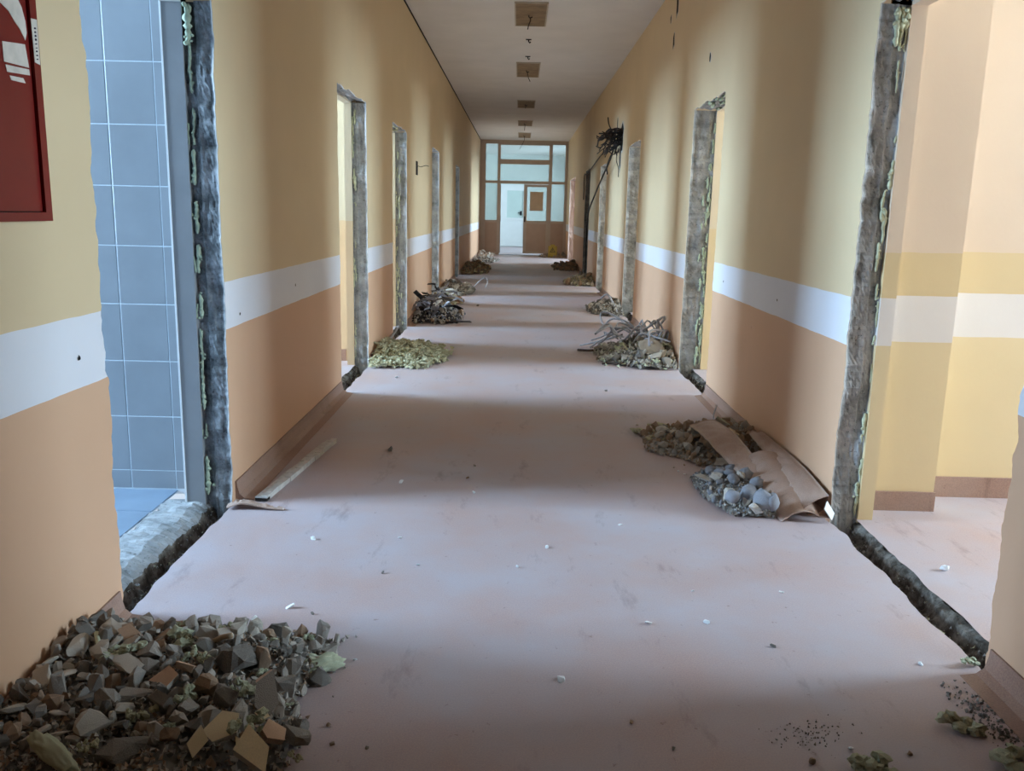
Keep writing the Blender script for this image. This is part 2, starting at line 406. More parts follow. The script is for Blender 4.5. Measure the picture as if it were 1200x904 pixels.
def opening(o):
    s, X, y0, y1, zt, tr, tt = (o[k] for k in ('s', 'X', 'y0', 'y1', 'zt', 'tr', 'tt'))
    root = struct(empty('door_%d' % o['n'], (X+s*tt/2, (y0+y1)/2, 0)))
    side = 'left' if s < 0 else 'right'
    root['label'] = 'door opening with the frame torn out, number %d counted along the corridor on the %s' % (len([p for p in OPEN if p['s'] == s and p['y0'] <= y0]), side)
    nu = 14 if o['dz'] < .016 else (10 if o['dz'] < .025 else 6)
    us = [0.0, 0.003, 0.006] + [0.006 + (tr-0.006)*i/nu for i in range(1, nu+1)]
    sd = o['n']*13.1
    slot = 0.028 if o['foam'] == 'slot' else (0.012 if o['foam'] in ('edge', 'crust') else 0.004)
    def rec(u, t, k):
        e = min(1.0, max(0.0, (u-0.004)/0.012))
        g = 0.008 + 0.011*fbm(u*14, t*4, sd+k, 3) + 0.0045*fbm(u*70, t*60, sd+k, 2)
        if tr-0.045 < u < tr-0.004: g += slot*(0.6+0.5*fbm(t*7, sd+k, 3, 2))
        return e*max(-0.004, g)
    def grid(name, tv, pos, flip):
        v, f, m = [], [], []
        for t in tv:
            for u in us: v.append(pos(t, u))
        W = len(us)
        for i in range(len(tv)-1):
            for j in range(W-1):
                q = (i*W+j, i*W+j+1, (i+1)*W+j+1, (i+1)*W+j)
                f.append(q[::-1] if flip else q); m.append(0 if j < 2 else 1)
        return obj(name, v, f, [M_PLASTER, o['conc']], root, m)
    R = zrows(o); Yc = ycols(o); w = y1-y0
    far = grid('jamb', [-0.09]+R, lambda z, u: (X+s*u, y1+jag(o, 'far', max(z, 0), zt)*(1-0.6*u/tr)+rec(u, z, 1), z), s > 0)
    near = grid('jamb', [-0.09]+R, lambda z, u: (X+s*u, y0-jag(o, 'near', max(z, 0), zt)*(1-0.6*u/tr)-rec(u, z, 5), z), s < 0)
    lint = grid('lintel', Yc, lambda y, u: (X+s*u, y, zt+jag(o, 'top', y-y0, w)*(1-0.6*u/tr)+rec(u, y, 9)), s < 0)
    far['label'] = near['label'] = lint['label'] = 'bare broken concrete'
    # painted or tiled inner part of the reveal
    m = M_TRIMT if o['room'] == 'tile' else (M_BASE if o['n'] == 11 else o['room'])  # last opening: same dark brown, shading the return by colour
    a, b = X+s*(tr-0.004), X+s*tt; lo, hi = min(a, b), max(a, b)
    MB().box(lo, hi, y1-0.006, y1+0.05, -0.02, zt+0.02).obj('plaster_return', m, root)
    MB().box(lo, hi, y0-0.05, y0+0.006, -0.02, zt+0.02).obj('plaster_return', m, root)
    MB().box(lo, hi, y0-0.05, y1+0.05, zt-0.006, zt+0.06).obj('plaster_return', M_CEILW if o['room'] == 'tile' else m, root)
    if o['room'] == 'tile':
        MB().box(b-0.004, b+0.003, y1-0.010, y1+0.0, 0.0, zt-.006).obj('edge_trim', M_WHITE, root)
    # trench where the threshold stood
    ny = max(8, int(w/(o['dz']*.8))); ledge = 0.30 if o['room'] == 'tile' else tt+0.01
    prof = [(-0.05, -0.075), (-0.03, -0.08), (-.01, -.085), (0.01, -0.09), (0.03, -0.092), (0.05, -0.09), (0.07, -0.085), (0.085, -0.075), (0.093, -0.05), (0.100, -0.025), (0.125, -0.010)]
    prof += [(0.16, 0.002), (0.20, 0.004), (0.24, 0.002), (ledge, -0.003)] if o['room'] == 'tile' else [(tr+0.02, -0.012), (ledge, -0.02)]
    v, f = [], []
    for i in range(ny+1):
        t = -0.03 + (w+0.06)*i/ny
        for u, z in prof:
            k = 0.010*fbm(u*30, t*14, sd, 3)+0.010*fbm(u*70, t*55, sd, 3)
            uu = u + 0.022*fbm(t*9, sd, u*3, 4)
            v.append((X+s*uu, y0+t, min(0.012 if o['room'] == 'tile' else -.003, z + (k if u > -.02 else k*0.4))))
    W = len(prof)
    for i in range(ny):
        for j in range(W-1):
            q = (i*W+j, i*W+j+1, (i+1)*W+j+1, (i+1)*W+j); f.append(q if s < 0 else q[::-1])
    th = obj('threshold_trench', v, f, M_TRENCH if o['room'] != 'tile' else [M_TRENCH, M_CONC], root)
    if o['room'] == 'tile':
        th.data.polygons.foreach_set('material_index', [1 if j >= 9 else 0 for i in range(ny) for j in range(W-1)])
    th['label'] = 'dark rough trench where the threshold was cut out'
    if o['n'] in (1, 2, 3, 4):                     # crumbs lying in the trench
        rc = random.Random(o['n']*7); v, f, mi = [], [], []
        for k in range(420):
            t = rc.uniform(-.02, w+.02); u = rc.uniform(-.02, .10); r = rc.uniform(.002, .011)*rc.random()**.4; b = len(v)
            q = Euler((rc.uniform(0, 6), rc.uniform(0, 6), rc.uniform(0, 6))).to_matrix(); p = Vector((X+s*u, y0+t, (-.078 if u < .075 else -.05)+r*.5+rc.uniform(0, .012)))
            for c in ((1, .2, 0), (-.8, .6, .1), (-.5, -.8, 0), (.3, .1, .8), (.1, -.3, -.7)): v.append(p+q @ Vector(c)*r*rc.uniform(.8, 1.2))
            for c in ((0, 1, 3), (1, 2, 3), (2, 0, 3), (1, 0, 4), (2, 1, 4), (0, 2, 4)): f.append(tuple(b+i for i in c)); mi.append(rc.choice((0, 0, 0, 1, 1, 2)))
        tag(obj('trench_crumbs', v, f, [M_TRENCH, M_CONC, M_FOAM], root, mi), None, None, None, 'stuff')
    # foam
    rnd = random.Random(o['n']*31+5); fm = M_FOAMG if o['n'] in (1, 4) else M_FOAM
    if o['foam'] == 'slot':
        z = 0.03
        while z < zt-0.03:
            L = rnd.uniform(0.06, 0.42)
            foam_bead(root, o, tr-0.022+rnd.uniform(-.008, .008), z, min(z+L, zt-.01), rnd.uniform(.007, .012), y1+0.012, rnd.random()*99, fm)
            if rnd.random() < .5: foam_bead(root, o, tr-0.006, z, min(z+L*.6, zt-.01), rnd.uniform(.003, .005), y1+0.004, rnd.random()*99, fm)
            z += L + rnd.uniform(0.01, 0.10)
        foam_bead(root, o, tr-0.022, zt-.17, zt-.01, .014, y1+.006, 4.4, fm)
    elif o['foam'] == 'edge':
        for k in range(16 if o['dz'] < .025 else 8):
            z = rnd.uniform(0.0, zt-0.15); L = rnd.uniform(.03, .16)
            foam_bead(root, o, tr-0.010+rnd.uniform(-.022, .004), z, z+L, rnd.uniform(.005, .010), y1+0.010, rnd.random()*99, fm)
        if o['n'] == 2:
            for k in range(3): foam_bead(root, o, tr-.05+.018*k, zt-.16+.03*k, zt-.01, .014, y1+.008, 3.3*k, fm)
    elif o['foam'] == 'crust':
        for k in range(60 if o['dz'] < .025 else 40):
            z = rnd.betavariate(1.0, 1.4)*(zt-.1); L = rnd.uniform(.02, .12)
            foam_bead(root, o, tr-0.012-abs(rnd.gauss(0, .028)), z, z+L, rnd.uniform(.005, .011), y1+0.008, rnd.random()*99, fm)
    if o['foam'] in ('crust', 'slot'):          # foam hanging from the lintel
        for k in range(14):
            y = rnd.uniform(y0+.05, y1-.02); u = rnd.uniform(.03, tr-.01)
            pts = [(X+s*(u+rnd.uniform(-.01, .01)), y+rnd.uniform(-.03, .03)*j, zt+.010-.004*j) for j in range(4)]
            MB().tube(pts, [.008, .012, .011, .005], 7).obj('foam_bead', fm, root, True)
    return root
DOORS = [opening(o) for o in OPEN]

# ------------------------------------------------------------------ the rooms beyond the openings
DEPTH = 4.2
WINN = [0]
def window(x, s, yc, w, z0, z1):
    WINN[0] += 1
    root = struct(empty('window_%d' % WINN[0], (x, yc, z0)), 'white framed window in the outer wall of a side room')
    t = 0.05
    for nm, (ya, yb_, za, zb) in (('window_frame', (yc-w/2, yc+w/2, z0, z0+t)), ('window_frame', (yc-w/2, yc+w/2, z1-t, z1)), ('window_frame', (yc-w/2, yc-w/2+t, z0+t, z1-t)),
                             ('window_frame', (yc+w/2-t, yc+w/2, z0+t, z1-t)), ('mullion', (yc-.03, yc+.03, z0+t, z1-t))):
        MB().box(x-.03, x+.03, ya, yb_, za, zb).obj(nm, M_PVC, root)
    for ya, yb_ in ((yc-w/2+t, yc-.03), (yc+.03, yc+w/2-t)):
        MB().box(x-.003, x+.003, ya, yb_, z0+t, z1-t).obj('pane', M_GLASS, root)
    MB().box(min(x-s*.18, x-s*.03), max(x-s*.18, x-s*.03), yc-w/2-.05, yc+w/2+.05, z0-.04, z0).obj('window_sill', M_WHITE, root)
    return root
def room(o):
    s, X, ya, yb_, tt = o['s'], o['X'], o['ya'], o['yb'], o['tt']
    xi = X+s*tt; xo = xi+s*DEPTH; tile = o['room'] == 'tile'; m = M_TILE if tile else o['room']; hc = 3.2
    def face(mb, a, b, c, d): mb.quad(a, b, c, d)
    word = 'blue-tiled washroom' if tile else 'side room'
    struct(MB().quad((xi, yb_, -.02), (xo, yb_, -.02), (xo, yb_, hc), (xi, yb_, hc)).obj('wall_room_far', M_GROUT if tile else m), 'far wall of a ' + word)
    struct(MB().quad((xi, ya, -.02), (xo, ya, -.02), (xo, ya, hc), (xi, ya, hc)).obj('wall_room_near', m), 'near wall of a ' + word)
    if not tile:
        mb = MB(); n = 60; w = yb_-ya
        def ex(y): return X+s*(.112+.012*fbm(y*9, o['n']*5.1, 2, 4))
        for i in range(n):
            a, b = ya+w*i/n, ya+w*(i+1)/n; mb.quad((ex(a), a, 0), (xo, a, 0), (xo, b, 0), (ex(b), b, 0))
        struct(mb.obj('floor_room', M_FLOOR), 'linoleum floor of a side room')
    struct(MB().quad((xi, ya, hc), (xo, ya, hc), (xo, yb_, hc), (xi, yb_, hc)).obj('ceiling_room', M_CEILW), 'ceiling of a ' + word)
    # corridor side
    mb = MB()
    for a, b, z0, z1 in ((ya, o['y0'], -.02, hc), (o['y1'], yb_, -.02, hc), (o['y0'], o['y1'], o['zt'], hc)):
        mb.quad((xi, a, z0), (xi, b, z0), (xi, b, z1), (xi, a, z1))
    struct(mb.obj('wall_room_inner', m), 'corridor side wall of a ' + word)
    # outer wall with a window
    yc = (o['y0']+o['y1'])/2; ww = 1.35 if o['w'] < 2 else 1.8; yc = max(ya+ww/2+.1, min(yb_-ww/2-.1, yc)); z0, z1 = 0.9, 3.1
    mb = MB()
    if o['w'] > 0:
        for a, b, c, d in ((ya, yc-ww/2, -.02, hc), (yc+ww/2, yb_, -.02, hc), (yc-ww/2, yc+ww/2, -.02, z0), (yc-ww/2, yc+ww/2, z1, hc)):
            mb.quad((xo, a, c), (xo, b, c), (xo, b, d), (xo, a, d))
    else: mb.quad((xo, ya, -.02), (xo, yb_, -.02), (xo, yb_, hc), (xo, ya, hc))
    struct(mb.obj('wall_room_outer', m), 'outer wall of a ' + word)
    if o['w'] > 0:
        window(xo, s, yc, ww, z0, z1)
        ld = bpy.data.lights.new('daylight', 'AREA'); ld.shape = 'RECTANGLE'; ld.size = ww-.1; ld.size_y = z1-z0-.1
        ld.energy = LIGHT_W*o['w']*(.80 if s > 0 else 1.5); ld.color = DAY if s > 0 else DAY_L
        lo = bpy.data.objects.new('daylight', ld); COL.objects.link(lo); lo.location = (xo+s*.10, yc, (z0+z1)/2)
        lo.rotation_euler = (math.radians(90), 0, math.radians(90 if s > 0 else -90))
    if not tile:                                   # room skirting on the far wall
        xa = xi+s*.05
        lo_, hi_ = min(xa, xo), max(xa, xo)
        if o['n'] == 2: lo_ = 1.925
        struct(MB().box(lo_, hi_, yb_-.012, yb_, 0, .10).obj('baseboard_room', M_BASE), 'linoleum skirting in a side room')
for o in OPEN: room(o)

# pier in the first room on the right
struct(MB().box(XR+.185, 1.915, 3.80, 4.03, -.02, 3.2).obj('wall_room_pier', M_ROOM), 'shallow painted pier inside the first room on the right')
struct(MB().box(XR+.185, 1.920, 3.788, 3.80, 0, .09).obj('baseboard_room', M_BASE), 'skirting at the foot of the pier')

# washroom tiles, each its own piece
WT = next(x for x in bpy.data.objects if x.name.startswith('wall_room_far') and x.data.materials[0] == M_GROUT)
TW, TH, G = 0.2075, 0.257, 0.004
tile_me = mesh('tile', [(0,0,0),(TW-G,0,0),(TW-G,0,TH-G),(0,0,TH-G),(.002,-.0012,.002),(TW-G-.002,-.0012,.002),(TW-G-.002,-.0012,TH-G-.002),(.002,-.0012,TH-G-.002)],
               [(4,5,6,7),(0,1,5,4),(1,2,6,5),(2,3,7,6),(3,0,4,7)], M_TILE)
for i in range(-17, 3):
    for j in range(-1, 12):
        x0 = -1.774+TW*i+G/2; z0 = 0.09+TH*j+G/2
        if x0 > XL-.21: continue
        fx = min(1.0, (XL-.206-x0)/(TW-G))
        if j == -1:
            me = tile_me; t = link('tile', me, WT, (x0, 3.84, .005)); t.scale = (fx, 1, .33)
        else: link('tile', tile_me, WT, (x0, 3.84, z0)).scale = (fx, 1, 1)
FT = struct(MB().quad((XL-.30, 1.15, -.004), (XL-4.42, 1.15, -.004), (XL-4.42, 3.84, -.004), (XL-.30, 3.84, -.004)).obj('floor_room', M_GROUT), 'blue tiled washroom floor')
FS = 0.30
ft_me = mesh('floor_tile', [(0,0,0),(FS-.005,0,0),(FS-.005,FS-.005,0),(0,FS-.005,0),(.002,.002,.005),(FS-.007,.002,.005),(FS-.007,FS-.007,.005),(.002,FS-.007,.005)],
             [(4,5,6,7),(0,1,5,4),(1,2,6,5),(2,3,7,6),(3,0,4,7)], M_TILEF)
for i in range(13):
    for j in range(9):
        link('floor_tile', ft_me, FT, (XL-.30-FS*(i+1), 3.84-FS*(j+1), -.004))

# ------------------------------------------------------------------ glazed end screen
def end_screen():
    y = YE; root = struct(empty('trim_2', ((XL+XR)/2, y, 0)), 'brown glazed screen with double doors closing the far end of the corridor')
    t = 0.05
    def bar(x0, x1, z0, z1, nm='frame_bar', d=t): MB().box(x0, x1, y-d/2, y+d/2, z0, z1).obj(nm, M_FRAME, root)
    bar(XL, -1.08, 0, ZC); bar(-.72, -.635, 0, ZC); bar(.83, .93, 0, ZC); bar(1.32, XR, 0, ZC)
    for x0, x1 in ((-1.08, -.72), (.93, 1.32)):
        bar(x0, x1, 3.31, ZC); bar(x0, x1, 2.15, 2.23); bar(x0, x1, .98, 1.05); bar(x0, x1, 0, .09)
        for z0, z1 in ((2.23, 3.31), (1.05, 2.15)): MB().box(x0, x1, y-.004, y+.004, z0, z1).obj('pane', M_GLASSF, root)
        p = MB().box(x0, x1, y-.012, y+.012, .09, .98).obj('lower_panel', M_PANEL, root)
    bar(-.635, .83, 3.28, ZC); bar(-.635, .83, 2.72, 2.86); bar(-.635, .83, 2.14, 2.23)
    for z0, z1 in ((2.86, 3.28), (2.23, 2.72)): MB().box(-.635, .83, y-.004, y+.004, z0, z1).obj('pane', M_GLASSF, root)
    def leaf(r, w):
        """door leaf, local x from the hinge"""
        f = lambda x0, x1, z0, z1, nm, mt, d=.04: link(nm, mesh(nm, *(lambda m: (m.v, m.f))(MB().box(x0, x1, -d/2, d/2, z0, z1)), mt), r)
        f(0, .10, 0, 2.07, 'stile', M_FRAME); f(w-.05, w, 0, 2.07, 'stile', M_FRAME)
        f(.10, w-.05, 2.0, 2.07, 'rail', M_FRAME); f(.10, w-.05, .90, .99, 'rail', M_FRAME); f(.10, w-.05, 0, .06, 'rail', M_FRAME)
        f(.10, w-.05, .06, .90, 'lower_panel', M_PANEL, .02); f(.10, w-.05, .99, 2.0, 'pane', M_GLASSF, .008)
        k = f(.02, .06, .95, 1.12, 'handle_plate', M_HANDLE, .05)
    r = tag(empty('door_leaf', (.09, y, .06)), None); leaf(r, .745); struct(r, 'closed brown glazed door leaf of the end screen with a sheet of brown paper'); r.name = 'door_12'
    MB().box(.28, .68, y-.010, y-.006, 1.35, 1.92).obj('paper_sheet', M_PAPER, r)
    r2 = empty('door_13', (-.63, y+.02, .06)); leaf(r2, .72); r2.rotation_euler = (0, 0, math.radians(93)); struct(r2, 'brown glazed door leaf swung open into the hall behind the screen')
    struct(MB().box(-.635, .83, y-.03, y+.03, -.01, .012).obj('trim_3', M_STEEL), 'metal threshold strip under the end doors')
end_screen()

# hall behind the screen
HX, HY = 3.2, YE+6.6
M_HALL = simple('pale_hall_paint', lin(222, 230, 226), 0.6, 0.03, 2)
for nm, q, m in (('wall_hall_far', ((-HX, HY, 0), (HX, HY, 0), (HX, HY, 3.42), (-HX, HY, 3.42)), M_HALL),
              ('wall_hall_left', ((-HX, YE, 0), (-HX, HY, 0), (-HX, HY, 3.42), (-HX, YE, 3.42)), M_HALL),
              ('wall_hall_near', ((XL-.02, YE+.02, 0), (-HX, YE+.02, 0), (-HX, YE+.02, 3.42), (XL-.02, YE+.02, 3.42)), M_HALL),
              ('wall_hall_near', ((HX, YE+.02, 0), (XR+.02, YE+.02, 0), (XR+.02, YE+.02, 3.42), (HX, YE+.02, 3.42)), M_HALL),
              ('floor_hall', ((-HX, YE, -.002), (HX, YE, -.002), (HX, HY, -.002), (-HX, HY, -.002)), M_FLOOR),
              ('ceiling_hall', ((-HX, HY, 3.421), (HX, HY, 3.421), (HX, YE, 3.421), (-HX, YE, 3.421)), M_CEILW)):
    struct(MB().quad(*q).obj(nm, m), 'pale hall beyond the glazed screen')
hy = YE+3.4; mb = MB()
for a, b, c, d in ((YE, hy-1.6, 0, 3.42), (hy+1.6, HY, 0, 3.42), (hy-1.6, hy+1.6, 0, .8), (hy-1.6, hy+1.6, 2.8, 3.42)):
    mb.quad((HX, a, c), (HX, b, c), (HX, b, d), (HX, a, d))
struct(mb.obj('wall_hall_right', M_HALL), 'pale hall wall with a window beyond the glazed screen')
window(HX, 1, hy, 3.2, .8, 2.8)
ld = bpy.data.lights.new('daylight', 'AREA'); ld.shape = 'RECTANGLE'; ld.size = 3.1; ld.size_y = 1.9; ld.energy = LIGHT_W*0.68; ld.color = DAY
lo = bpy.data.objects.new('daylight', ld); COL.objects.link(lo); lo.location = (HX+.1, hy, 1.8); lo.rotation_euler = (math.radians(90), 0, math.radians(90))
M_FROST = simple('frosted_pane', lin(196, 212, 206), 0.3, 0.03, 4)
def pvc_door():
    y = HY; r = empty('door_14', (-.35, y, 0))
    for x0, x1, z0, z1, d, nm, m in ((-.83, -.73, 0, 2.30, .06, 'door_frame', M_PVC), (.16, .26, 0, 2.30, .06, 'door_frame', M_PVC), (-.73, .16, 2.2, 2.30, .06, 'door_frame', M_PVC),
                        (-.73, -.52, .02, 2.2, .05, 'stile', M_PVC), (.10, .16, .02, 2.2, .05, 'stile', M_PVC), (-.52, .10, 2.10, 2.2, .05, 'rail', M_PVC), (-.52, .10, 1.00, 1.09, .05, 'rail', M_PVC),
                        (-.52, .10, .02, .22, .05, 'rail', M_PVC), (-.52, .10, .22, 1.00, .03, 'lower_panel', M_PVC), (-.52, .10, 1.09, 2.10, .012, 'pane', M_FROST)):
        MB().box(x0, x1, y-d-.005, y-.005, z0, z1).obj(nm, m, r)
    p = MB().box(-.02, .05, y-.075, y-.052, 1.18, 1.34).obj('handle_plate', M_HANDLE, r); MB().tube([(.02, y-.075, 1.28), (.02, y-.11, 1.28), (-.10, y-.11, 1.28)], .011).obj('door_handle', M_HANDLE, p)
    struct(r, 'white framed door with a pale upper pane seen through the open end doors')
pvc_door()

# ------------------------------------------------------------------ red cabinet on the left wall
def cabinet():
    x = XL; r = tag(empty('hose_cabinet', (x, 1.9, 1.25)), 'red wall cabinet with a white pictogram sticker on the left wall', 'cabinet')
    y0, y1, z0, z1 = 1.50, 2.322, 1.250, 2.02; d = .018
    fr = MB()
    for a in ((y0, y1, z0, z0+.022), (y0, y1, z1-.022, z1), (y0, y0+.03, z0+.022, z1-.022), (y1-.03, y1, z0+.022, z1-.022)):
        fr.box(x, x+d, a[0], a[1], a[2], a[3])
    fr.obj('cabinet_frame', M_RED, r)
    dr = MB().box(x, x+.010, y0+.033, y1-.033, z0+.025, z1-.025).obj('cabinet_door', M_RED, r)
    MB().box(x, x+.003, y0+.03, y1-.03, z0+.02, z1-.02).obj('cabinet_gap', M_DARK, r)
    MB().box(x+.010, x+.022, y0+.06, y0+.10, 1.55, 1.66).obj('latch', M_STEEL, dr)
    def flat(name, pts, xx, m, par):
        v = [(xx, p[0], p[1]) for p in pts] + [(xx+.0012, p[0], p[1]) for p in pts]; n = len(pts)
        f = [tuple(range(n, 2*n))] + [(i, (i+1) % n, n+(i+1) % n, n+i) for i in range(n)]
        return obj(name, v, f, m, par)
    xs = x+.0102
    st = flat('pictogram', [(2.17, 1.781), (2.251, 1.786), (2.267, 1.769), (2.279, 1.738), (2.281, 1.712), (2.272, 1.692), (2.251, 1.715), (2.231, 1.728), (2.209, 1.747), (2.17, 1.762)], xs, M_STICK, r)
    st['label'] = 'white pictogram sticker'
    for k, q in enumerate(([(2.17, 1.672), (2.268, 1.682), (2.279, 1.628), (2.17, 1.626)], [(2.175, 1.620), (2.278, 1.624), (2.280, 1.610), (2.180, 1.604)], [(2.189, 1.597), (2.248, 1.599), (2.257, 1.588), (2.195, 1.587)])):
        flat('pictogram_block', q, xs, M_STICK, st)
    lb = flat('label_strip', [(2.293, 1.644), (2.317, 1.641), (2.318, 1.750), (2.291, 1.748)], x+d+.0002, M_STICK, r); lb['label'] = 'narrow white sticker with a line of dark writing'
    rnd = random.Random(3)
    for k in range(9):
        z = 1.651+.0092*k; h = rnd.uniform(.003, .0062)
        flat('letter', [(2.301, z), (2.308+rnd.uniform(0, .002), z+.001), (2.307, z+h), (2.302, z+h-.001)], x+d+.0016, M_INK, lb)
cabinet()

# ------------------------------------------------------------------ ceiling: bare patches with wires where the lights hung
NUM = ['nearest', 'second', 'third', 'fourth', 'farthest']
for i, (a, b) in enumerate(((9.50, 10.60), (13.15, 14.45), (17.45, 18.6), (21.25, 22.4), (24.4, 25.9))):
    x0, x1 = -.10, .225
    r = tag(empty('ceiling_lamp_base', ((x0+x1)/2, (a+b)/2, ZC)), '%s of the brown bare lamp bases in a row on the ceiling' % NUM[i], 'lamp base', 'lamp bases on the corridor ceiling')
    MB().box(x0, x1, a, b, ZC-.012, ZC).obj('base_plate', M_MARK, r)
    mb = MB(); t = .014
    mb.box(x0-t, x1+t, a-t, a, ZC-.016, ZC).box(x0-t, x1+t, b, b+t, ZC-.016, ZC).box(x0-t, x0, a, b, ZC-.016, ZC).box(x1, x1+t, a, b, ZC-.016, ZC); mb.obj('edge_strip', M_MARKE, r)
    ym = (a+b)/2
    MB().tube([(.04, ym, ZC), (.04, ym, ZC-.03), (.055, ym, ZC-.042), (.08, ym, ZC-.03)], .006).obj('hook', M_BLK, r)
    L = (.13, .15, .07, .16, .38)[i]; sw = (-.02, .05, .0, .0, -.12)[i]
    MB().tube(smooth_path([(.05, ym+.1, ZC-.01), (.06, ym+.12, ZC-.3*L), (.05+sw*.5, ym+.13, ZC-.7*L), (.05+sw, ym+.15, ZC-L)], 4), .006, 5).obj('wire', M_CABLE, r)
for i, y in enumerate((11.45, 12.65)):
    r = tag(empty('ceiling_hook', (.05, y, ZC)), ('dark hook in the ceiling nearer to the first lamp base', 'dark hook in the ceiling close before the second lamp base')[i], 'hook')
    MB().box(.015, .085, y-.012, y+.012, ZC-.010, ZC).obj('hook_plate', M_BLK, r)
    MB().tube([(.05, y, ZC), (.053, y, ZC-.03), (.066, y, ZC-.045), (.075, y, ZC-.03)], .008).obj('hook_wire', M_BLK, r)

# ------------------------------------------------------------------ holes, sockets and cables on the walls
def wall_hole(name, s, y, z, h, w, label, seed):
    X = XL if s < 0 else XR; rnd = random.Random(seed); n = 12; v = []
    for k in range(n):
        a = 2*math.pi*k/n; q = 1+rnd.uniform(-.3, .25); v.append((X-s*.002, y+math.cos(a)*w/2*q, z+math.sin(a)*h/2*q))
    m = len(v); v += [(X-s*.0005, 2*y-(2*y-p[1])*1.0+(p[1]-y)*.25, z+(p[2]-z)*1.15) for p in v[:n]]
    f = [tuple(range(n)) if s < 0 else tuple(range(n))[::-1]] + [(i, (i+1) % n, n+(i+1) % n, n+i) for i in range(n)]
    return tag(obj(name, v, f, [M_DARK, M_PLASTER], None, [0]+[1]*n), label, 'hole')
wall_hole('wall_hole', 1, 8.52, 3.20, .22, .10, 'tall dark hole high on the right wall at the ceiling', 1)
wall_hole('wall_hole', 1, 8.86, 3.15, .08, .05, 'tiny dark hole high on the right wall left of the tall one', 2)
wall_hole('wall_hole', 1, 8.62, 2.91, .14, .09, 'dark oblong hole high on the right wall below the other two', 3)
wall_hole('wall_hole', 1, 6.9, 2.48, .08, .05, 'small chipped hole in the right wall above the second doorway', 4)
wall_hole('wall_hole', 1, 12.62, 2.36, .34, .34, 'broken hole in the right wall where the cable tangle hangs out', 5)
wall_hole('wall_hole', 1, 12.75, 2.08, .36, .16, 'chipped channel in the right wall under the cable tangle', 6)
wall_hole('wall_hole', 1, 13.3, 2.60, .22, .12, 'chipped channel in the right wall above the cable tangle', 16)
p = on_x(488, 197, XL); r = tag(empty('socket_box', p), 'empty dark socket hole with a loose wire on the left wall', 'socket')
MB().box(XL-.001, XL+.006, p.y-.06, p.y+.10, p.z-.08, p.z+.08).obj('socket_back', M_DARK, r)
MB().tube(smooth_path([(XL, p.y, p.z+.03), (XL+.04, p.y+.1, p.z+.02), (XL+.10, p.y+.1, p.z+.035), (XL+.13, p.y+.15, p.z+.03)], 4), .004, 5).obj('loose_wire', M_CABLE, r)
for k, (px, py) in enumerate(((92, 420), (281, 368), (346, 334), (911, 352), (848, 330))):
    s = -1 if px < 600 else 1; q = on_x(px, py, XL if s < 0 else XR)
    wall_hole('screw_hole', s, q.y, q.z, .014, .014, 'tiny screw hole in the white stripe of the %s wall, %s' % (('left', 'nearest to the red cabinet') if k == 0 else ('left', 'just past the first doorway') if k == 1 else ('left', 'midway to the second doorway') if k == 2 else ('right', 'midway between the doorways') if k == 3 else ('right', 'beside the second doorway')), 20+k)

# cable tangle hanging out of the right wall
r = tag(empty('cable_tangle', (XR, 12.7, 2.25)), 'dark tangle of torn cables hanging out of the right wall', 'cables')
rnd = random.Random(11)
for k in range(44):
    a = Vector((XR, 12.62+rnd.uniform(-.10, .10), 2.36+rnd.uniform(-.12, .12)))
    e = Vector((1.10+rnd.uniform(-.02, .26), 12.7+rnd.uniform(-.2, .5), 2.20+rnd.uniform(-.10, .24)))
    m1 = a.lerp(e, .4)+Vector((rnd.uniform(-.05, .05), rnd.uniform(-.1, .1), rnd.uniform(-.0, .1))); m2 = a.lerp(e, .75)+Vector((rnd.uniform(-.06, .04), rnd.uniform(-.1, .1), rnd.uniform(-.06, .1)))
    MB().tube(smooth_path([a, m1, m2, e], 3), rnd.uniform(.006, .012), 5).obj('cable_end', M_BLK if rnd.random() < .6 else M_CABLE, r)
def cable(name, pts, rad, mat, label, cat='cable', group=None, n=6):
    b = Vector(pts[0]); o = link(name, mesh(name, *(lambda m: (m.v, m.f))(MB().tube([p-b for p in smooth_path(pts, n)], rad, 6)), mat, smooth=True), None, b)
    return tag(o, label, cat, group)
cable('hanging_cable', [(1.33, 12.8, 2.30), (1.34, 13.6, 2.34), (1.35, 15.5, 2.27), (1.36, 17.5, 2.16), (1.37, 18.9, 2.12), (1.375, 19.42, 2.10), (1.38, 19.5, 1.6)], .013, M_CABLE, 'dark cable looping along the right wall to the dark doorway')
cable('hanging_cable', [(1.30, 12.7, 2.22), (1.30, 13.2, 2.08), (1.30, 14.4, 1.86), (1.31, 15.8, 1.62), (1.33, 17.2, 1.36), (1.37, 18.1, 1.05), (1.385, 18.3, .4), (1.385, 18.3, .03)], .013, M_BLK, 'black cable drooping from the tangle down to the floor')
cable('hanging_cable', [(1.32, 12.75, 2.24), (1.27, 12.9, 2.10), (1.25, 13.1, 1.98), (1.27, 13.2, 1.88)], .010, M_BLK, 'short black cable end pointing down under the tangle')
cable('hanging_cable', [(1.36, 12.9, 2.38), (1.33, 13.4, 2.52), (1.33, 13.9, 2.66), (1.35, 14.3, 2.80)], .010, M_CABLE, 'thin brown cable rising from the tangle toward the ceiling')
cable('hanging_cable', [(1.36, 12.7, 2.22), (1.33, 12.6, 2.06), (1.36, 12.55, 1.94), (1.37, 12.6, 1.82)], .006, M_CABLE, 'thin wire curling down the wall below the broken hole')

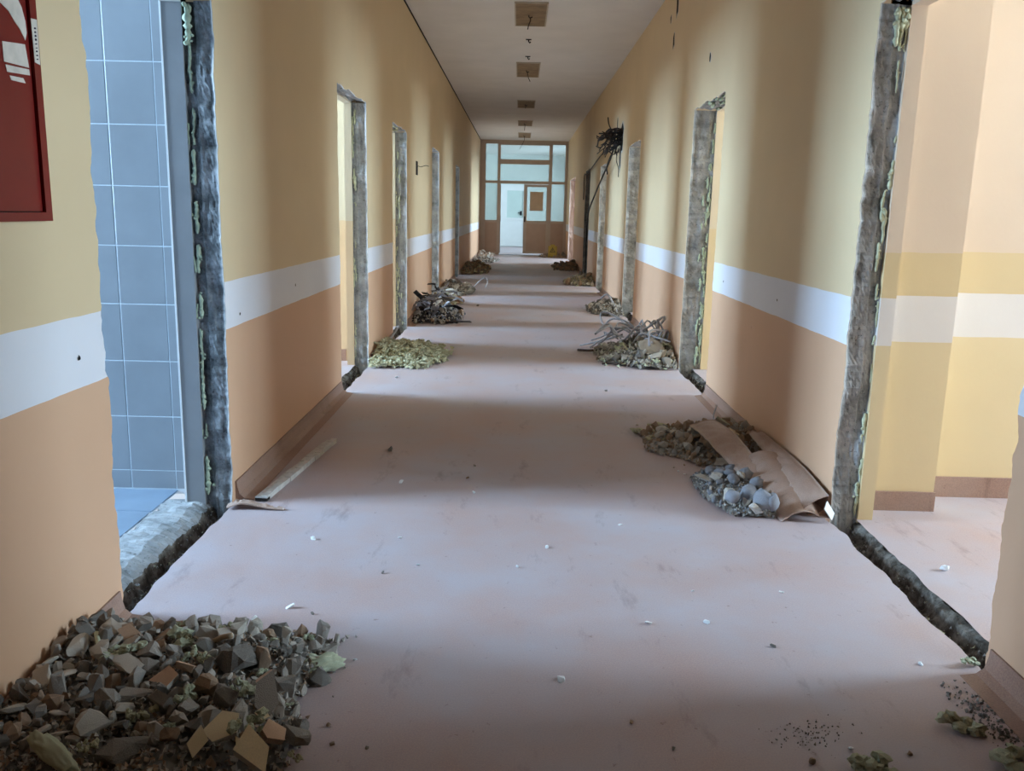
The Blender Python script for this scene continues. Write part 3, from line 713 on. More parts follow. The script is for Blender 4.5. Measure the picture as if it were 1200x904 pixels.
# ------------------------------------------------------------------ rubble
def chunk_mesh(seed, mat, n=15, sq=(1, .8, .62)):
    rnd = random.Random(seed); bm = bmesh.new()
    for k in range(n):
        v = Vector((rnd.gauss(0, 1), rnd.gauss(0, 1), rnd.gauss(0, 1))); v.normalize(); v *= rnd.uniform(.78, 1.08)
        v = Vector([math.copysign(abs(c)**.7, c) for c in v]); bm.verts.new((v.x*sq[0], v.y*sq[1], v.z*sq[2]))
    h = bmesh.ops.convex_hull(bm, input=bm.verts); bmesh.ops.delete(bm, geom=[g for g in h['geom_interior'] if isinstance(g, bmesh.types.BMVert)], context='VERTS')
    bmesh.ops.triangulate(bm, faces=bm.faces); bmesh.ops.subdivide_edges(bm, edges=bm.edges, cuts=1)
    for v in bm.verts: v.co *= 1+.16*noise.noise(v.co*2.6+Vector((seed, 0, 0)))
    bmesh.ops.triangulate(bm, faces=bm.faces); bmesh.ops.recalc_face_normals(bm, faces=bm.faces)
    me = bpy.data.meshes.new('chunk'); bm.to_mesh(me); bm.free(); me.materials.append(mat); return me
def foam_mesh(seed, mat, sq=(1.4, .7, .45), sub=2, k1=.55, k2=.38):
    """a crumbled scrap: several overlapping ragged lumps inside the ellipsoid sq"""
    rnd = random.Random(seed*17.3); bm = bmesh.new(); n = 1 if k1 < .4 else 9
    for q in range(n):
        r = 1.0 if n == 1 else rnd.uniform(.26, .52)*min(1.0, .6*sq[0])
        c0 = Vector((0, 0, 0)) if n == 1 else Vector((rnd.uniform(-1, 1)*sq[0]*.72, rnd.uniform(-1, 1)*sq[1]*.62, rnd.uniform(-.6, .6)*sq[2]))
        sc3 = Vector(sq) if n == 1 else Vector((rnd.uniform(.8, 1.4), rnd.uniform(.8, 1.2), max(.45, min(1, sq[2]*1.7))))*r
        rot = Euler((0, 0, rnd.uniform(0, 6.28))).to_matrix()
        vs_ = bmesh.ops.create_icosphere(bm, subdivisions=sub if n == 1 else 2, radius=1)['verts']
        for v in vs_:
            c = v.co.copy(); k = 1+k1*noise.noise(c*1.5+Vector((seed*3.1+q, 0, 0)))+k2*noise.noise(c*3.6+Vector((0, seed*1.7, q)))
            v.co = c0+rot @ Vector((c.x*sc3.x, c.y*sc3.y, c.z*sc3.z))*k
    me = bpy.data.meshes.new('foam'); bm.to_mesh(me); bm.free(); me.materials.append(mat)
    if n == 1: me.polygons.foreach_set('use_smooth', [True]*len(me.polygons))
    return me
def slab_mesh(seed, body, paint, th=.35, n=5, asp=1.0):
    rnd = random.Random(seed); v = []; 
    ang = sorted((k+rnd.uniform(-.25, .25))*2*math.pi/n for k in range(n))
    for a in ang:
        q = rnd.uniform(.8, 1.1); v.append((math.cos(a)*q*asp, math.sin(a)*q, th/2))
    v += [(p[0]*rnd.uniform(.82, 1.06), p[1]*rnd.uniform(.82, 1.06), -th/2*rnd.uniform(.7, 1.2)) for p in v[:n]]
    f = [tuple(range(n)), tuple(range(2*n-1, n-1, -1))] + [(i, n+i, n+(i+1) % n, (i+1) % n) for i in range(n)]
    return mesh('slab', v, f, [body, paint], [1]+[0]*(n+1))
KIND = {}
def variants(key, mat, maker, n=8, **kw):
    if key not in KIND: KIND[key] = [maker(i*7+len(KIND)*101+3, mat, **kw) for i in range(n)]
    return KIND[key]
variants('grey', M_C1, chunk_mesh); variants('dark', M_C2, chunk_mesh); variants('brown', M_C3, chunk_mesh)
variants('pale', M_C4, chunk_mesh); KIND['stone'] = [foam_mesh(i*3.7+50, M_C5, (1, .85, .65), 2, .30, .14) for i in range(8)]; variants('shard', M_C4, chunk_mesh, sq=(1.2, .7, .28))
variants('foam', M_FOAMO, foam_mesh); variants('foamg', M_FOAMOG, foam_mesh); variants('foamflat', M_FOAMO, foam_mesh, sq=(1.3, .9, .3))
variants('white', M_WHITE, chunk_mesh, sq=(1, .8, .5)); variants('flake', M_WHITE, chunk_mesh, sq=(1.2, .7, .28))
variants('steel', M_STEELD, chunk_mesh, sq=(1.3, .7, .2))
NAME = dict(grey='concrete_chunk', dark='concrete_chunk', brown='mortar_chunk', pale='plaster_chunk', stone='stone', shard='plaster_shard', foam='foam_scrap', foamg='foam_scrap', foamflat='foam_scrap', steel='metal_scrap', white='plaster_crumb', flake='plaster_crumb')
ADJ = dict(grey='grey concrete lump', dark='dark concrete lump', brown='brownish mortar lump', pale='pale plaster lump', stone='smooth blue-grey stone', shard='thin pale plaster shard', foam='yellowish foam scrap', foamg='pale green foam scrap', foamflat='flat yellowish foam scrap', steel='dark scrap of torn metal')
CAT = dict(grey='rubble', dark='rubble', brown='rubble', pale='rubble', stone='stone', shard='rubble', foam='foam', foamg='foam', foamflat='foam', steel='scrap', white='crumb', flake='crumb')

def place(kind, p, r, rnd, label, group, flat=False, var=None):
    me = KIND[kind][rnd.randrange(len(KIND[kind])) if var is None else var]
    o = link(NAME[kind], me, None, p)
    o.rotation_euler = (rnd.uniform(-.5, .5), rnd.uniform(-.5, .5), rnd.uniform(0, 6.28)) if (flat or kind.startswith('foam') or kind in ('shard', 'steel')) else (rnd.uniform(0, 6.28), rnd.uniform(0, 6.28), rnd.uniform(0, 6.28))
    o.scale = (r*rnd.uniform(.85, 1.2), r*rnd.uniform(.85, 1.15), r*rnd.uniform(.8, 1.1))
    return tag(o, label, CAT[kind], group)

def heap(where, x0, x1, y0, y1, H, mix, sizes, n, seed, base_mat, fine_n, fine_r, fine_mats, hfun=None, pw=.6, blocks=(), ymin=None, wall=0):
    """a heap against a wall: n single lumps on top, fine crumbs below as stuff. where = words that finish the labels"""
    rnd = random.Random(seed); cx, cy = (x0+x1)/2, (y0+y1)/2; hx, hy = (x1-x0)/2, (y1-y0)/2
    def hh(x, y):
        if hfun: return hfun(x, y)
        u = (x-cx)/hx; v = (y-cy)/hy
        if wall: u = (x-(x0 if wall < 0 else x1))/(2*hx)       # highest along the wall
        d = (abs(u)**2.4+abs(v)**2.4)**(1/2.4)
        d += .16*noise.noise(Vector((x*4, y*4, seed)))
        return H*max(0.0, 1-d)**pw if d < 1 else -1
    # fine crumbs: bumpy mound plus small fragments, one object
    v, f, m = [], [], []; G_ = 40; idx = {}
    for i in range(G_+1):
        for j in range(G_+1):
            x = x0+(x1-x0)*i/G_; y = y0+(y1-y0)*j/G_; h = hh(x, y)
            if h >= 0:
                idx[i, j] = len(v); v.append((x, y, max(.002, h*.82+.012*fbm(x*30, y*30, seed, 2))))
    for i in range(G_):
        for j in range(G_):
            c = [(i, j), (i+1, j), (i+1, j+1), (i, j+1)]
            if all(k in idx for k in c): f.append(tuple(idx[k] for k in c)); m.append(0)
    for k in range(fine_n):
        for _ in range(20):
            x = rnd.uniform(x0, x1); y = rnd.uniform(y0, y1)
            h = hh(x, y)
            if h >= 0 or rnd.random() < .04: break
        h = max(0, h); r = fine_r*rnd.uniform(.45, 1.25); x = max(XL+.014+r*1.2, min(XR-.014-r*1.2, x)); b = len(v); q = Euler((rnd.uniform(0, 6), rnd.uniform(0, 6), rnd.uniform(0, 6))).to_matrix()
        for w in ((1, .2, 0), (-.8, .6, .1), (-.5, -.8, 0), (.3, .1, .8), (.1, -.3, -.7)):
            v.append(tuple(Vector((x, y, h*.9+r*.35))+q @ Vector(w)*r*rnd.uniform(.8, 1.2)))
        for t in ((0, 1, 3), (1, 2, 3), (2, 0, 3), (1, 0, 4), (2, 1, 4), (0, 2, 4)): f.append(tuple(b+i for i in t)); m.append(rnd.randrange(len(fine_mats))+1)
    if v: tag(obj('rubble_crumbs', v, f, [base_mat]+fine_mats, None, m), 'fine crumbs and dust of the '+where, 'rubble', None, 'stuff')
    # single lumps
    put = [(b[0], b[1], b[2]) for b in blocks]; rs = sorted([sizes[0]+(sizes[1]-sizes[0])*rnd.random()**2.2 for _ in range(n)], reverse=True)
    kinds = [k for k, w in mix.items() for _ in range(w)]
    for r in rs:
        for _ in range(60):
            x = rnd.uniform(x0+.01, x1-.01); y = rnd.uniform(ymin if ymin else y0, y1); h = hh(x, y)
            if h < 0: continue
            if all((x-a)**2+(y-b)**2 > (.72*(r+c))**2 for a, b, c in put): break
        else: continue
        if wall: x = max(XL+.012+r, min(XR-.012-r, x))
        put.append((x, y, r)); k = rnd.choice(kinds)
        u = (x-x0)/(x1-x0); v_ = (y-(ymin or y0))/(y1-(ymin or y0)); u = u if cx < 0 else 1-u      # u: 0 at the wall
        zone = ('front', 'middle', 'back')[min(2, int(v_*3))]+' '+('wall side', 'centre', 'outer side')[min(2, int(u*3))]
        size = 'small' if r < sizes[0]+.25*(sizes[1]-sizes[0]) else 'large' if r > sizes[0]+.62*(sizes[1]-sizes[0]) else 'medium'
        place(k, (x, y, max(r*.55, h+r*.30)), r, rnd, '%s %s, %s of the %s' % (size, ADJ[k], zone, where), '%ss in the %s' % (ADJ[k], where))
    return hh

# --- the heap in the foreground on the left
rnd = random.Random(77)
def hfront(x, y):
    u = (x+1.245)/.72; v = (y-1.42)/(1.07-.05*u)
    u += .10*noise.noise(Vector((y*5, 3, 1))); v += .05*noise.noise(Vector((x*6, 1, 7)))
    if u > 1 or v > 1 or v < 0: return -1
    return .105*min(1, (1-u)*3.2)**.7*min(1, (1-v)*5.5)**.7*(1+.25*noise.noise(Vector((x*7, y*7, 2))))
FW = 'foreground rubble heap'
def special(name, me, px, py, z, r, rot, label, cat, scale=(1, 1, 1)):
    p = fl(px, py, z); o = link(name, me, None, p, rot); o.scale = (r*scale[0], r*scale[1], r*scale[2]); tag(o, label, cat); return (p.x, p.y, r*.85)
SP = [
 special('plaster_slab', slab_mesh(1, M_PP, M_C4, .55, 5, .62), 312, 815, .125, .056, (1.25, 0.25, 0.35), 'big grey plaster slab standing on edge with one peach side, right part of the foreground heap', 'plaster', (1, 1.15, 1)),
 special('plaster_slab', slab_mesh(5, M_C4, M_YP, .30, 5, .75), 263, 851, .115, .050, (.35, .25, -.6), 'flat yellow-painted plaster plate left of the green foam lump in the foreground heap', 'plaster'),
 special('plaster_slab', slab_mesh(9, M_C4, M_YP, .45, 4, .70), 298, 884, .10, .058, (.55, -.1, .5), 'largest yellow-painted plaster slab at the bottom edge of the foreground heap', 'plaster', (1, 1.2, 1)),
 special('plaster_slab', slab_mesh(13, M_C4, M_YP, .35, 3, 1.0), 283, 873, .10, .028, (.5, .1, .2), 'small triangular yellow-painted plaster piece beside the largest yellow slab', 'plaster'),
 special('plaster_slab', slab_mesh(17, M_C3, M_PP, .45, 5, 1.0), 319, 860, .095, .036, (.5, .3, .9), 'tan plaster slab on the right rim of the foreground heap', 'plaster'),
 special('plaster_slab', slab_mesh(21, M_C4, M_YP, .4, 4, 1.0), 308, 838, .13, .020, (.3, .3, .2), 'tiny yellow-painted plaster bit under the upright slab', 'plaster'),
 special('plaster_slab', slab_mesh(23, M_C3, M_PP, .5, 4, 1.1), 217, 782, .12, .036, (.5, .3, 2.2), 'orange-brown plaster slab in the middle of the foreground heap', 'plaster'),
 special('plaster_slab', slab_mesh(25, M_C4, M_PP, .45, 5, .9), 152, 743, .115, .034, (.95, .0, .3), 'pinkish plaster slab at the back of the foreground heap near the skirting', 'plaster'),
 special('plaster_slab', slab_mesh(29, M_C4, M_YP, .3, 4, .7), 231, 868, .11, .036, (.9, .3, .4), 'narrow yellowish plaster piece tilted in the front of the foreground heap', 'plaster'),
 special('plaster_slab', slab_mesh(31, M_C4, M_PP, .4, 4, 1.3), 194, 794, .115, .036, (.4, -.3, .2), 'long pale plaster slab with a peach face in the middle of the foreground heap', 'plaster'),
 special('concrete_chunk', KIND['dark'][1], 277, 772, .11, .062, (.4, .5, 1.2), 'biggest dark concrete lump on top of the foreground heap', 'rubble'),
 special('concrete_chunk', KIND['dark'][3], 150, 880, .10, .060, (.2, .1, .8), 'broad dark concrete block at the lower left of the foreground heap', 'rubble', (1.2, .9, .8)),
 special('concrete_chunk', KIND['grey'][2], 347, 862, .06, .052, (.3, .2, 2.2), 'large grey concrete lump on the lower right rim of the foreground heap', 'rubble', (1.2, .8, .7)),
 special('concrete_chunk', KIND['grey'][5], 160, 814, .11, .046, (.1, .1, .3), 'long grey concrete lump in the left middle of the foreground heap', 'rubble', (1.5, .8, .6)),
 special('foam_scrap', foam_mesh(2.2, M_FOAMOG, (1.2, .9, .6), 4, .55, .5), 294, 849, .125, .038, (.3, .2, .9), 'yellow-green foam lump between two plaster slabs in the foreground heap', 'foam'),
 special('foam_scrap', foam_mesh(5.1, M_FOAMOG, (1.4, .8, .45), 4, .38, .35), 371, 779, .02, .048, (.1, .05, -.2), 'pale mint foam scrap lying at the right tip of the foreground heap', 'foam'),
 special('foam_scrap', foam_mesh(3.3, M_FOAMOG, (2.5, .6, .5), 4, .2, .22), 62, 882, .128, .040, (0, 0, .45), 'long green foam bar at the lower left of the foreground heap', 'foam'),
 special('foam_scrap', foam_mesh(3.9, M_FOAMO, (1.1, .9, .7), 4, .55, .5), 165, 836, .12, .036, (.3, .1, .3), 'crumpled yellow foam lump in the left middle of the foreground heap', 'foam'),
 special('foam_scrap', foam_mesh(6.4, M_FOAMO, (1, .8, .7), 4, .55, .5), 102, 877, .11, .028, (.3, .5, .3), 'round yellow foam ball near the bottom left of the foreground heap', 'foam'),
 special('foam_scrap', foam_mesh(8.2, M_FOAMO, (1, .7, .5), 4, .55, .5), 344, 885, .05, .024, (.3, .9, 1.3), 'small yellow-green foam bit low on the right rim of the foreground heap', 'foam'),
 special('foam_scrap', foam_mesh(9.9, M_FOAMOG, (2.0, .5, .5), 4, .55, .5), 315, 756, .06, .036, (.2, .2, -.55), 'pale green foam roll along the back rim of the foreground heap', 'foam'),
 special('foam_scrap', foam_mesh(4.6, M_FOAMOG, (1.2, .8, .6), 4, .55, .5), 287, 808, .11, .034, (.2, .2, .1), 'frayed green foam clump left of the upright plaster slab', 'foam'),
 special('foam_scrap', foam_mesh(1.3, M_FOAMOG, (1.4, .6, .5), 4, .55, .5), 237, 770, .12, .026, (.2, .2, -.4), 'pale foam curl in the back of the foreground heap', 'foam'),
]
heap(FW, -1.245, -.47, 1.42, 2.50, .1, dict(grey=6, dark=5, brown=3, pale=3, shard=2, foamg=1), (.012, .042), 285, 5, M_C2, 4500, .0095, [M_C1, M_C2, M_C3, M_C4], hfun=hfront, blocks=SP, ymin=1.74)
for k, (a, b, w, lab) in enumerate((((250, 752, .12), (272, 745, .14), .008, 'thin wooden splinter on top of the foreground heap'), ((113, 742, .13), (118, 772, .11), .007, 'thin pale green stick near the skirting in the foreground heap'))):
    A, B = fl(*a), fl(*b); d = B-A
    cable('splinter', [A, A+d*.5+Vector((0, 0, .004)), B], w, M_WOOD if k == 0 else M_FOAMOG, lab, 'splinter', None, 2)

# --- second doorway gravel and stones against the right wall
GW = 'gravel heap by right wall'
heap(GW, .72, 1.39, 4.38, 5.32, .10, dict(brown=8, grey=2, pale=4), (.018, .045), 120, 21, M_C1, 700, .011, [M_C3, M_C3, M_C4], wall=1)
SW = 'grey stone pile before torn linoleum'
heap(SW, .88, 1.28, 3.64, 4.34, .085, dict(stone=6, pale=2, grey=2), (.012, .034), 60, 22, M_C2, 700, .009, [M_C5, M_C4, M_C2], pw=.5)
for k, (px, py, r, v) in enumerate(((872, 558, .046, 0), (877, 578, .055, 1), (858, 582, .042, 2), (893, 587, .050, 3), (886, 566, .040, 4), (905, 588, .040, 5), (860, 561, .034, 6))):
    p = fl(px, py, .085); rnd2 = random.Random(k); place('stone', p, r, rnd2, ('large rounded blue-grey stone on the stone pile, ' + ('at the very back', 'in the middle', 'at the left', 'at the front', 'touching the torn linoleum', 'rightmost', 'smallest at the left back')[k]), None, var=v)
for k, (px, py, r, kk, lab) in enumerate(((848, 541, .05, 'shard', 'pale plaster plate at the top of the stone pile'), (884, 597, .044, 'pale', 'white cornered plaster lump at the front of the stone pile'), (853, 581, .034, 'pale', 'cream plaster lump at the left of the stone pile'), (826, 561, .045, 'shard', 'flat pinkish plaster shard left of the stone pile'))):
    place(kk, fl(px, py, .05), r, random.Random(50+k), lab, None)
for k, (px, py, r, a, lab) in enumerate(((752, 505, .055, .1, 'long flat foam scrap at the left tip of the gravel heap'), (776, 516, .05, -.3, 'curled foam scrap in front of the gravel heap'), (782, 503, .05, .5, 'thin foam strip on the gravel heap'), (768, 498, .035, .2, 'small foam scrap behind the flat ones at the gravel heap'))):
    o = link('foam_scrap', foam_mesh(20+k, M_FOAMO, (1.9, .6, .28), 4, .6, .6), None, fl(px, py, .018), (.1, .05, a)); o.scale = (r, r, r); tag(o, lab, 'foam')
for k, (px, py, r, lab, mt) in enumerate(((845, 496, .05, 'green painted block leaning in the gravel heap at the wall', M_FOAMOG), (859, 509, .045, 'cream plaster block at the wall end of the gravel heap', M_YP))):
    o = link('plaster_slab', slab_mesh(60+k, M_C4, mt, .8, 4, 1.3), None, fl(px, py, .10), (.4, .3, .8)); o.scale = (r, r, r); tag(o, lab, 'plaster')

def sheet(name, A, B, bulge, th, mat, label, cat='linoleum', n=14, wob=.012, seed=0):
    """strip between two edge polylines A and B, with thickness and a curl"""
    pa, pb = smooth_path(A, n), smooth_path(B, n); k = min(len(pa), len(pb)); W = 8; v, f = [], []
    for i in range(k):
        for j in range(W+1):
            t = j/W; p = pa[i].lerp(pb[i], t)
            p = p+Vector((0, 0, bulge*math.sin(math.pi*t)+wob*fbm(i*.35, t*3, seed, 2)*math.sin(math.pi*min(1, t+.15)))); v.append(p)
    nn = len(v); v += [p-Vector((-.4*th, 0, th)) for p in v]
    g = lambda i, j, o=0: o+i*(W+1)+j
    for i in range(k-1):
        for j in range(W):
            f.append((g(i, j), g(i+1, j), g(i+1, j+1), g(i, j+1))); f.append((g(i, j, nn), g(i, j+1, nn), g(i+1, j+1, nn), g(i+1, j, nn)))
    for i in range(k-1):
        for j in (0, W): f.append((g(i, j), g(i, j, nn), g(i+1, j, nn), g(i+1, j)))
    for j in range(W):
        for i in (0, k-1): f.append((g(i, j), g(i, j+1), g(i, j+1, nn), g(i, j, nn)))
    o = obj(name, v, f, mat, None, None, True); tag(o, label, cat); return o
sheet('linoleum_sheet', [(1.17, 3.60, .004), (1.13, 3.80, .02), (1.12, 4.02, .06), (1.13, 4.22, .10)], [(1.335, 3.60, .03), (1.35, 3.8, .085), (1.35, 4.02, .11), (1.34, 4.24, .13)], .035, .004, M_SHEET, 'torn sheet of linoleum curling up beside the right wall, nearest piece', seed=1)
sheet('linoleum_sheet', [(1.10, 3.98, .07), (1.06, 4.25, .10), (1.02, 4.55, .13), (1.0, 4.86, .12)], [(1.225, 3.96, .085), (1.20, 4.25, .13), (1.18, 4.55, .16), (1.15, 4.88, .15)], .01, .004, M_SHEET, 'brown strip of linoleum lying over the gravel by the right wall', seed=2)
sheet('linoleum_sheet', [(1.26, 3.62, .05), (1.27, 3.95, .11), (1.28, 4.3, .12), (1.30, 4.7, .12)], [(1.372, 3.62, .12), (1.378, 3.95, .14), (1.38, 4.3, .14), (1.385, 4.7, .13)], .012, .004, M_SHEET, 'narrow peeled skirting strip standing off the right wall', seed=3)
cable('wire', [fl(840, 475, .12), fl(836, 490, .13), fl(843, 505, .14), fl(846, 520, .10)], .004, M_CABLEG, 'thin pale wire sticking out of the gravel heap')

# --- loose strip on the left
A0, A1 = fl(306, 588), fl(389, 519)
d = (A1-A0); L = d.length; r = link('wood_batten', None, None, A0, (0, 0, math.atan2(d.y, d.x))); tag(r, 'pale splintered strip of skirting lying along the left wall', 'strip')
mbm = MB(); n = 14
for side, th in ((0, .022), (1, .016)):
    pts = []
    for i in range(n): mbm.box(L*i/n, L*(i+1)/n, -.028+side*.028+.003*fbm(i*.6, side, 5, 2), .0+side*.028, .002+.004*side, .004+th+.006*fbm(i*.5, side, 3, 2))
link('strip_board', mesh('strip_board', mbm.v, mbm.f, M_PLASTER), r)
mbm = MB(); mbm.box(-.004, .03, -.03, .026, .004, .016); link('broken_end', mesh('broken_end', mbm.v, mbm.f, M_DARK), r)
place('dark', fl(457, 526, .014), .020, random.Random(1), 'dark round lump alone on the floor between the first and second doorways', None)
sheet('linoleum_flap', [(-1.26, 3.66, .005), (-1.19, 3.66, .02), (-1.10, 3.63, .012), (-1.0, 3.60, .004)], [(-1.25, 3.58, .01), (-1.18, 3.585, .03), (-1.09, 3.585, .014), (-1.0, 3.585, .005)], .006, .003, M_SHEET, 'peeled flap of linoleum at the far corner of the washroom doorway', seed=6)

# --- foam heap on the left with a thin rod over it
FO = 'yellow foam heap'
heap(FO, -1.235, -.60, 7.06, 8.25, .15, dict(foamflat=6, foam=5), (.022, .055), 150, 31, M_FOAMO, 500, .022, [M_FOAMO, M_FOAM], wall=-1)
cable('rod', [(-1.15, 7.12, .012), (-1.19, 7.9, .09), (-1.215, 8.75, .13)], .012, M_CABLEG, 'thin pale rod leaning over the foam heap along the left wall', 'rod', None, 3)

# --- heap of torn metal strips on the left
MW = 'torn metal heap'
heap(MW, -1.235, -.66, 9.98, 11.35, .20, dict(brown=3, pale=3, steel=4, grey=2), (.02, .055), 60, 41, M_STEELD, 500, .024, [M_STEELD, M_C4, M_STEEL], wall=-1)
rnd = random.Random(8)
def ribbon(a, b, w, sag, mat, label, group, name='metal_strip'):
    a, b = Vector(a), Vector(b); mid = a.lerp(b, .5)+Vector((rnd.uniform(-.06, .06), rnd.uniform(-.06, .06), sag)); c = a.lerp(b, .25)+Vector((rnd.uniform(-.05, .05), rnd.uniform(-.05, .05), sag*.7))
    P = smooth_path([a, c, mid, b], 3); n = Vector((rnd.uniform(-1, 1), rnd.uniform(-1, 1), rnd.uniform(.2, 1))).normalized(); v, f = [], []
    for p in P:
        p = p-a
        for q in (n*w/2, -n*w/2): v.append(p+q)
        for q in (n*w/2, -n*w/2): v.append(p+q+Vector((.003, .003, .003)))
    for i in range(len(P)-1):
        k = i*4
        f += [(k, k+1, k+5, k+4), (k+2, k+6, k+7, k+3), (k, k+4, k+6, k+2), (k+1, k+3, k+7, k+5)]
    f += [(0, 2, 3, 1), (len(v)-4, len(v)-3, len(v)-1, len(v)-2)]
    return tag(link(name, mesh(name, v, f, mat), None, a), label, 'metal strip', group)
for k in range(46):
    a = (rnd.uniform(-1.2, -.95), rnd.uniform(10.1, 11.1), rnd.uniform(.06, .30)); th = rnd.uniform(0, 6.28); L = rnd.uniform(.15, .42)
    b = (max(-1.22, min(-.70, a[0]+math.cos(th)*L)), a[1]+math.sin(th)*L, max(.03, min(.40, a[2]+rnd.uniform(-.16, .14))))
    dk = rnd.random() < .5
    ribbon(a, b, rnd.uniform(.02, .05), rnd.uniform(.0, .08), M_STEELD if dk else M_STEEL, ('dark' if dk else 'shiny grey') + ' bent metal strip in the '+MW, ('dark' if dk else 'grey') + ' strips in the '+MW)
ribbon((-1.03, 10.2, .05), (-.97, 10.9, .30), .05, .05, M_C4, 'pale pinkish strip leaning at the front of the torn metal heap', None)
ribbon((-.95, 9.98, .02), (-.56, 10.22, .012), .03, .01, M_STEELD, 'dark flat strip pointing out to the right from the torn metal heap', None)
ribbon((-1.0, 10.6, .30), (-.87, 10.75, .42), .05, .01, M_STEEL, 'shiny strip sticking up at the top of the torn metal heap', None)

# --- cable and rubble heap on the right
CW = 'cable and rubble heap'
heap(CW, .72, 1.385, 7.30, 8.55, .20, dict(pale=5, grey=4, foamg=2, dark=3, shard=3), (.022, .055), 105, 51, M_C2, 800, .02, [M_C4, M_C1, M_C2, M_FOAMOG], wall=1)
rnd = random.Random(15)
o = link('plaster_slab', slab_mesh(91, M_C4, M_C4, .35, 6, 1.1), None, (1.17, 7.60, .15), (.9, -.3, .3)); o.scale = (.10, .10, .10); tag(o, 'large pale plaster slab in the front of the cable heap', 'plaster')
for k in range(22):
    a = Vector((rnd.uniform(.95, 1.3), rnd.uniform(7.7, 8.4), rnd.uniform(.10, .22))); th = rnd.uniform(0, 6.28); L = rnd.uniform(.2, .5)
    b = a+Vector((math.cos(th)*L, math.sin(th)*L, 0)); b.x = max(.72, min(1.36, b.x)); b.z = rnd.uniform(.06, .26)
    m1 = a.lerp(b, .35)+Vector((rnd.uniform(-.06, .06), rnd.uniform(-.06, .06), rnd.uniform(.02, .14))); m2 = a.lerp(b, .7)+Vector((rnd.uniform(-.06, .06), rnd.uniform(-.06, .06), rnd.uniform(.0, .12)))
    for q in (m1, m2): q.x = min(1.37, q.x)
    cable('cable_scrap', [a, m1, m2, b], rnd.uniform(.007, .011), M_CABLEG, 'grey cable scrap twisted in the '+CW, 'cable', 'grey cable scraps in the '+CW, 4)
cable('cable_scrap', [(1.05, 7.95, .10), (.85, 8.0, .075), (.70, 8.12, .03), (.585, 8.25, .014)], .013, M_CABLE, 'dark cable lying out to the left of the cable heap', n=4)
cable('cable_scrap', [(.70, 8.3, .03), (.80, 8.3, .10), (.95, 8.2, .2), (1.05, 8.1, .26), (1.2, 8.0, .24)], .010, M_CABLEG, 'long grey cable arching over the left side of the cable heap', n=4)
cable('cable_scrap', [(1.08, 8.2, .24), (.95, 8.35, .33), (.83, 8.4, .37), (.80, 8.38, .32), (.84, 8.3, .22)], .010, M_CABLEG, 'grey cable loop standing up at the back left of the cable heap', n=4)
cable('cable_scrap', [(1.10, 8.0, .22), (1.20, 7.98, .28), (1.33, 7.95, .38), (1.345, 7.95, .36), (1.25, 7.9, .26)], .011, M_CABLEG, 'grey cable loop rising toward the right wall above the cable heap', n=4)
cable('cable_scrap', [(.98, 7.5, .06), (.90, 7.46, .02), (.82, 7.52, .016), (.75, 7.50, .012)], .010, M_CABLE, 'short hooked brown wire on the floor in front of the cable heap', n=4)
cable('cable_scrap', [(.62, 8.5, .02), (.72, 8.45, .05), (.88, 8.3, .12), (1.0, 8.2, .18)], .009, M_CABLEG, 'thin grey cable trailing to the far left of the cable heap', n=4)

# --- smaller heaps farther along
heap('dark heap by third right doorway', .94, 1.385, 11.15, 12.6, .14, dict(dark=6, pale=3, grey=3), (.03, .06), 34, 61, M_C2, 420, .03, [M_C2, M_C1, M_C4], wall=1)
cable('wire', [(1.30, 11.2, .02), (1.27, 11.5, .12), (1.22, 11.9, .22), (1.16, 12.2, .14)], .012, M_CABLEG, 'grey wire lying over the small dark heap by the third right doorway')
heap('pale heap by fourth right doorway', .84, 1.385, 15.85, 17.2, .18, dict(pale=5, foam=3, dark=3, brown=2), (.04, .085), 22, 62, M_C2, 420, .035, [M_C4, M_C2, M_FOAMO], wall=1)
heap('dark heap by fifth right doorway', .80, 1.385, 19.9, 22.4, .12, dict(dark=6, brown=4), (.05, .10), 14, 63, M_C2, 350, .04, [M_C2, M_C3], wall=1)
heap('pale heap by fourth left doorway', -1.235, -.72, 13.3, 15.3, .16, dict(pale=6, shard=4, dark=2), (.035, .08), 26, 64, M_C4, 400, .03, [M_C4, M_C1, M_C2], wall=-1)
heap('yellowish heap behind metal heap', -1.235, -.80, 12.0, 13.0, .12, dict(foam=4, brown=4), (.03, .07), 18, 65, M_C3, 260, .03, [M_C3, M_FOAMO], wall=-1)
heap('mixed heap by fifth left doorway', -1.235, -.66, 18.2, 21.2, .15, dict(dark=4, brown=4, foam=3, pale=1), (.05, .11), 18, 66, M_C3, 360, .045, [M_C3, M_C2, M_FOAMO], wall=-1)
heap('low heap along far left wall', -1.235, -.55, 22.3, 24.6, .08, dict(pale=4, dark=4), (.05, .10), 10, 67, M_C1, 260, .04, [M_C4, M_C2], wall=-1)
heap('low heap below end screen', .55, 1.385, 25.9, 26.8, .09, dict(brown=4, dark=3, pale=2), (.05, .10), 8, 68, M_C3, 220, .04, [M_C3, M_C2], wall=1)
heap('low heap in far left corner', -1.235, -.75, 25.4, 26.8, .12, dict(brown=4, pale=3), (.05, .10), 8, 69, M_C3, 180, .04, [M_C3, M_C4], wall=-1)
cable('wire', [(-.78, 14.9, .02), (-.70, 15.2, .10), (-.60, 15.3, .16), (-.55, 15.2, .10), (-.58, 15.0, .015)], .010, M_CABLEG, 'small wire loop on the floor by the fourth left doorway')

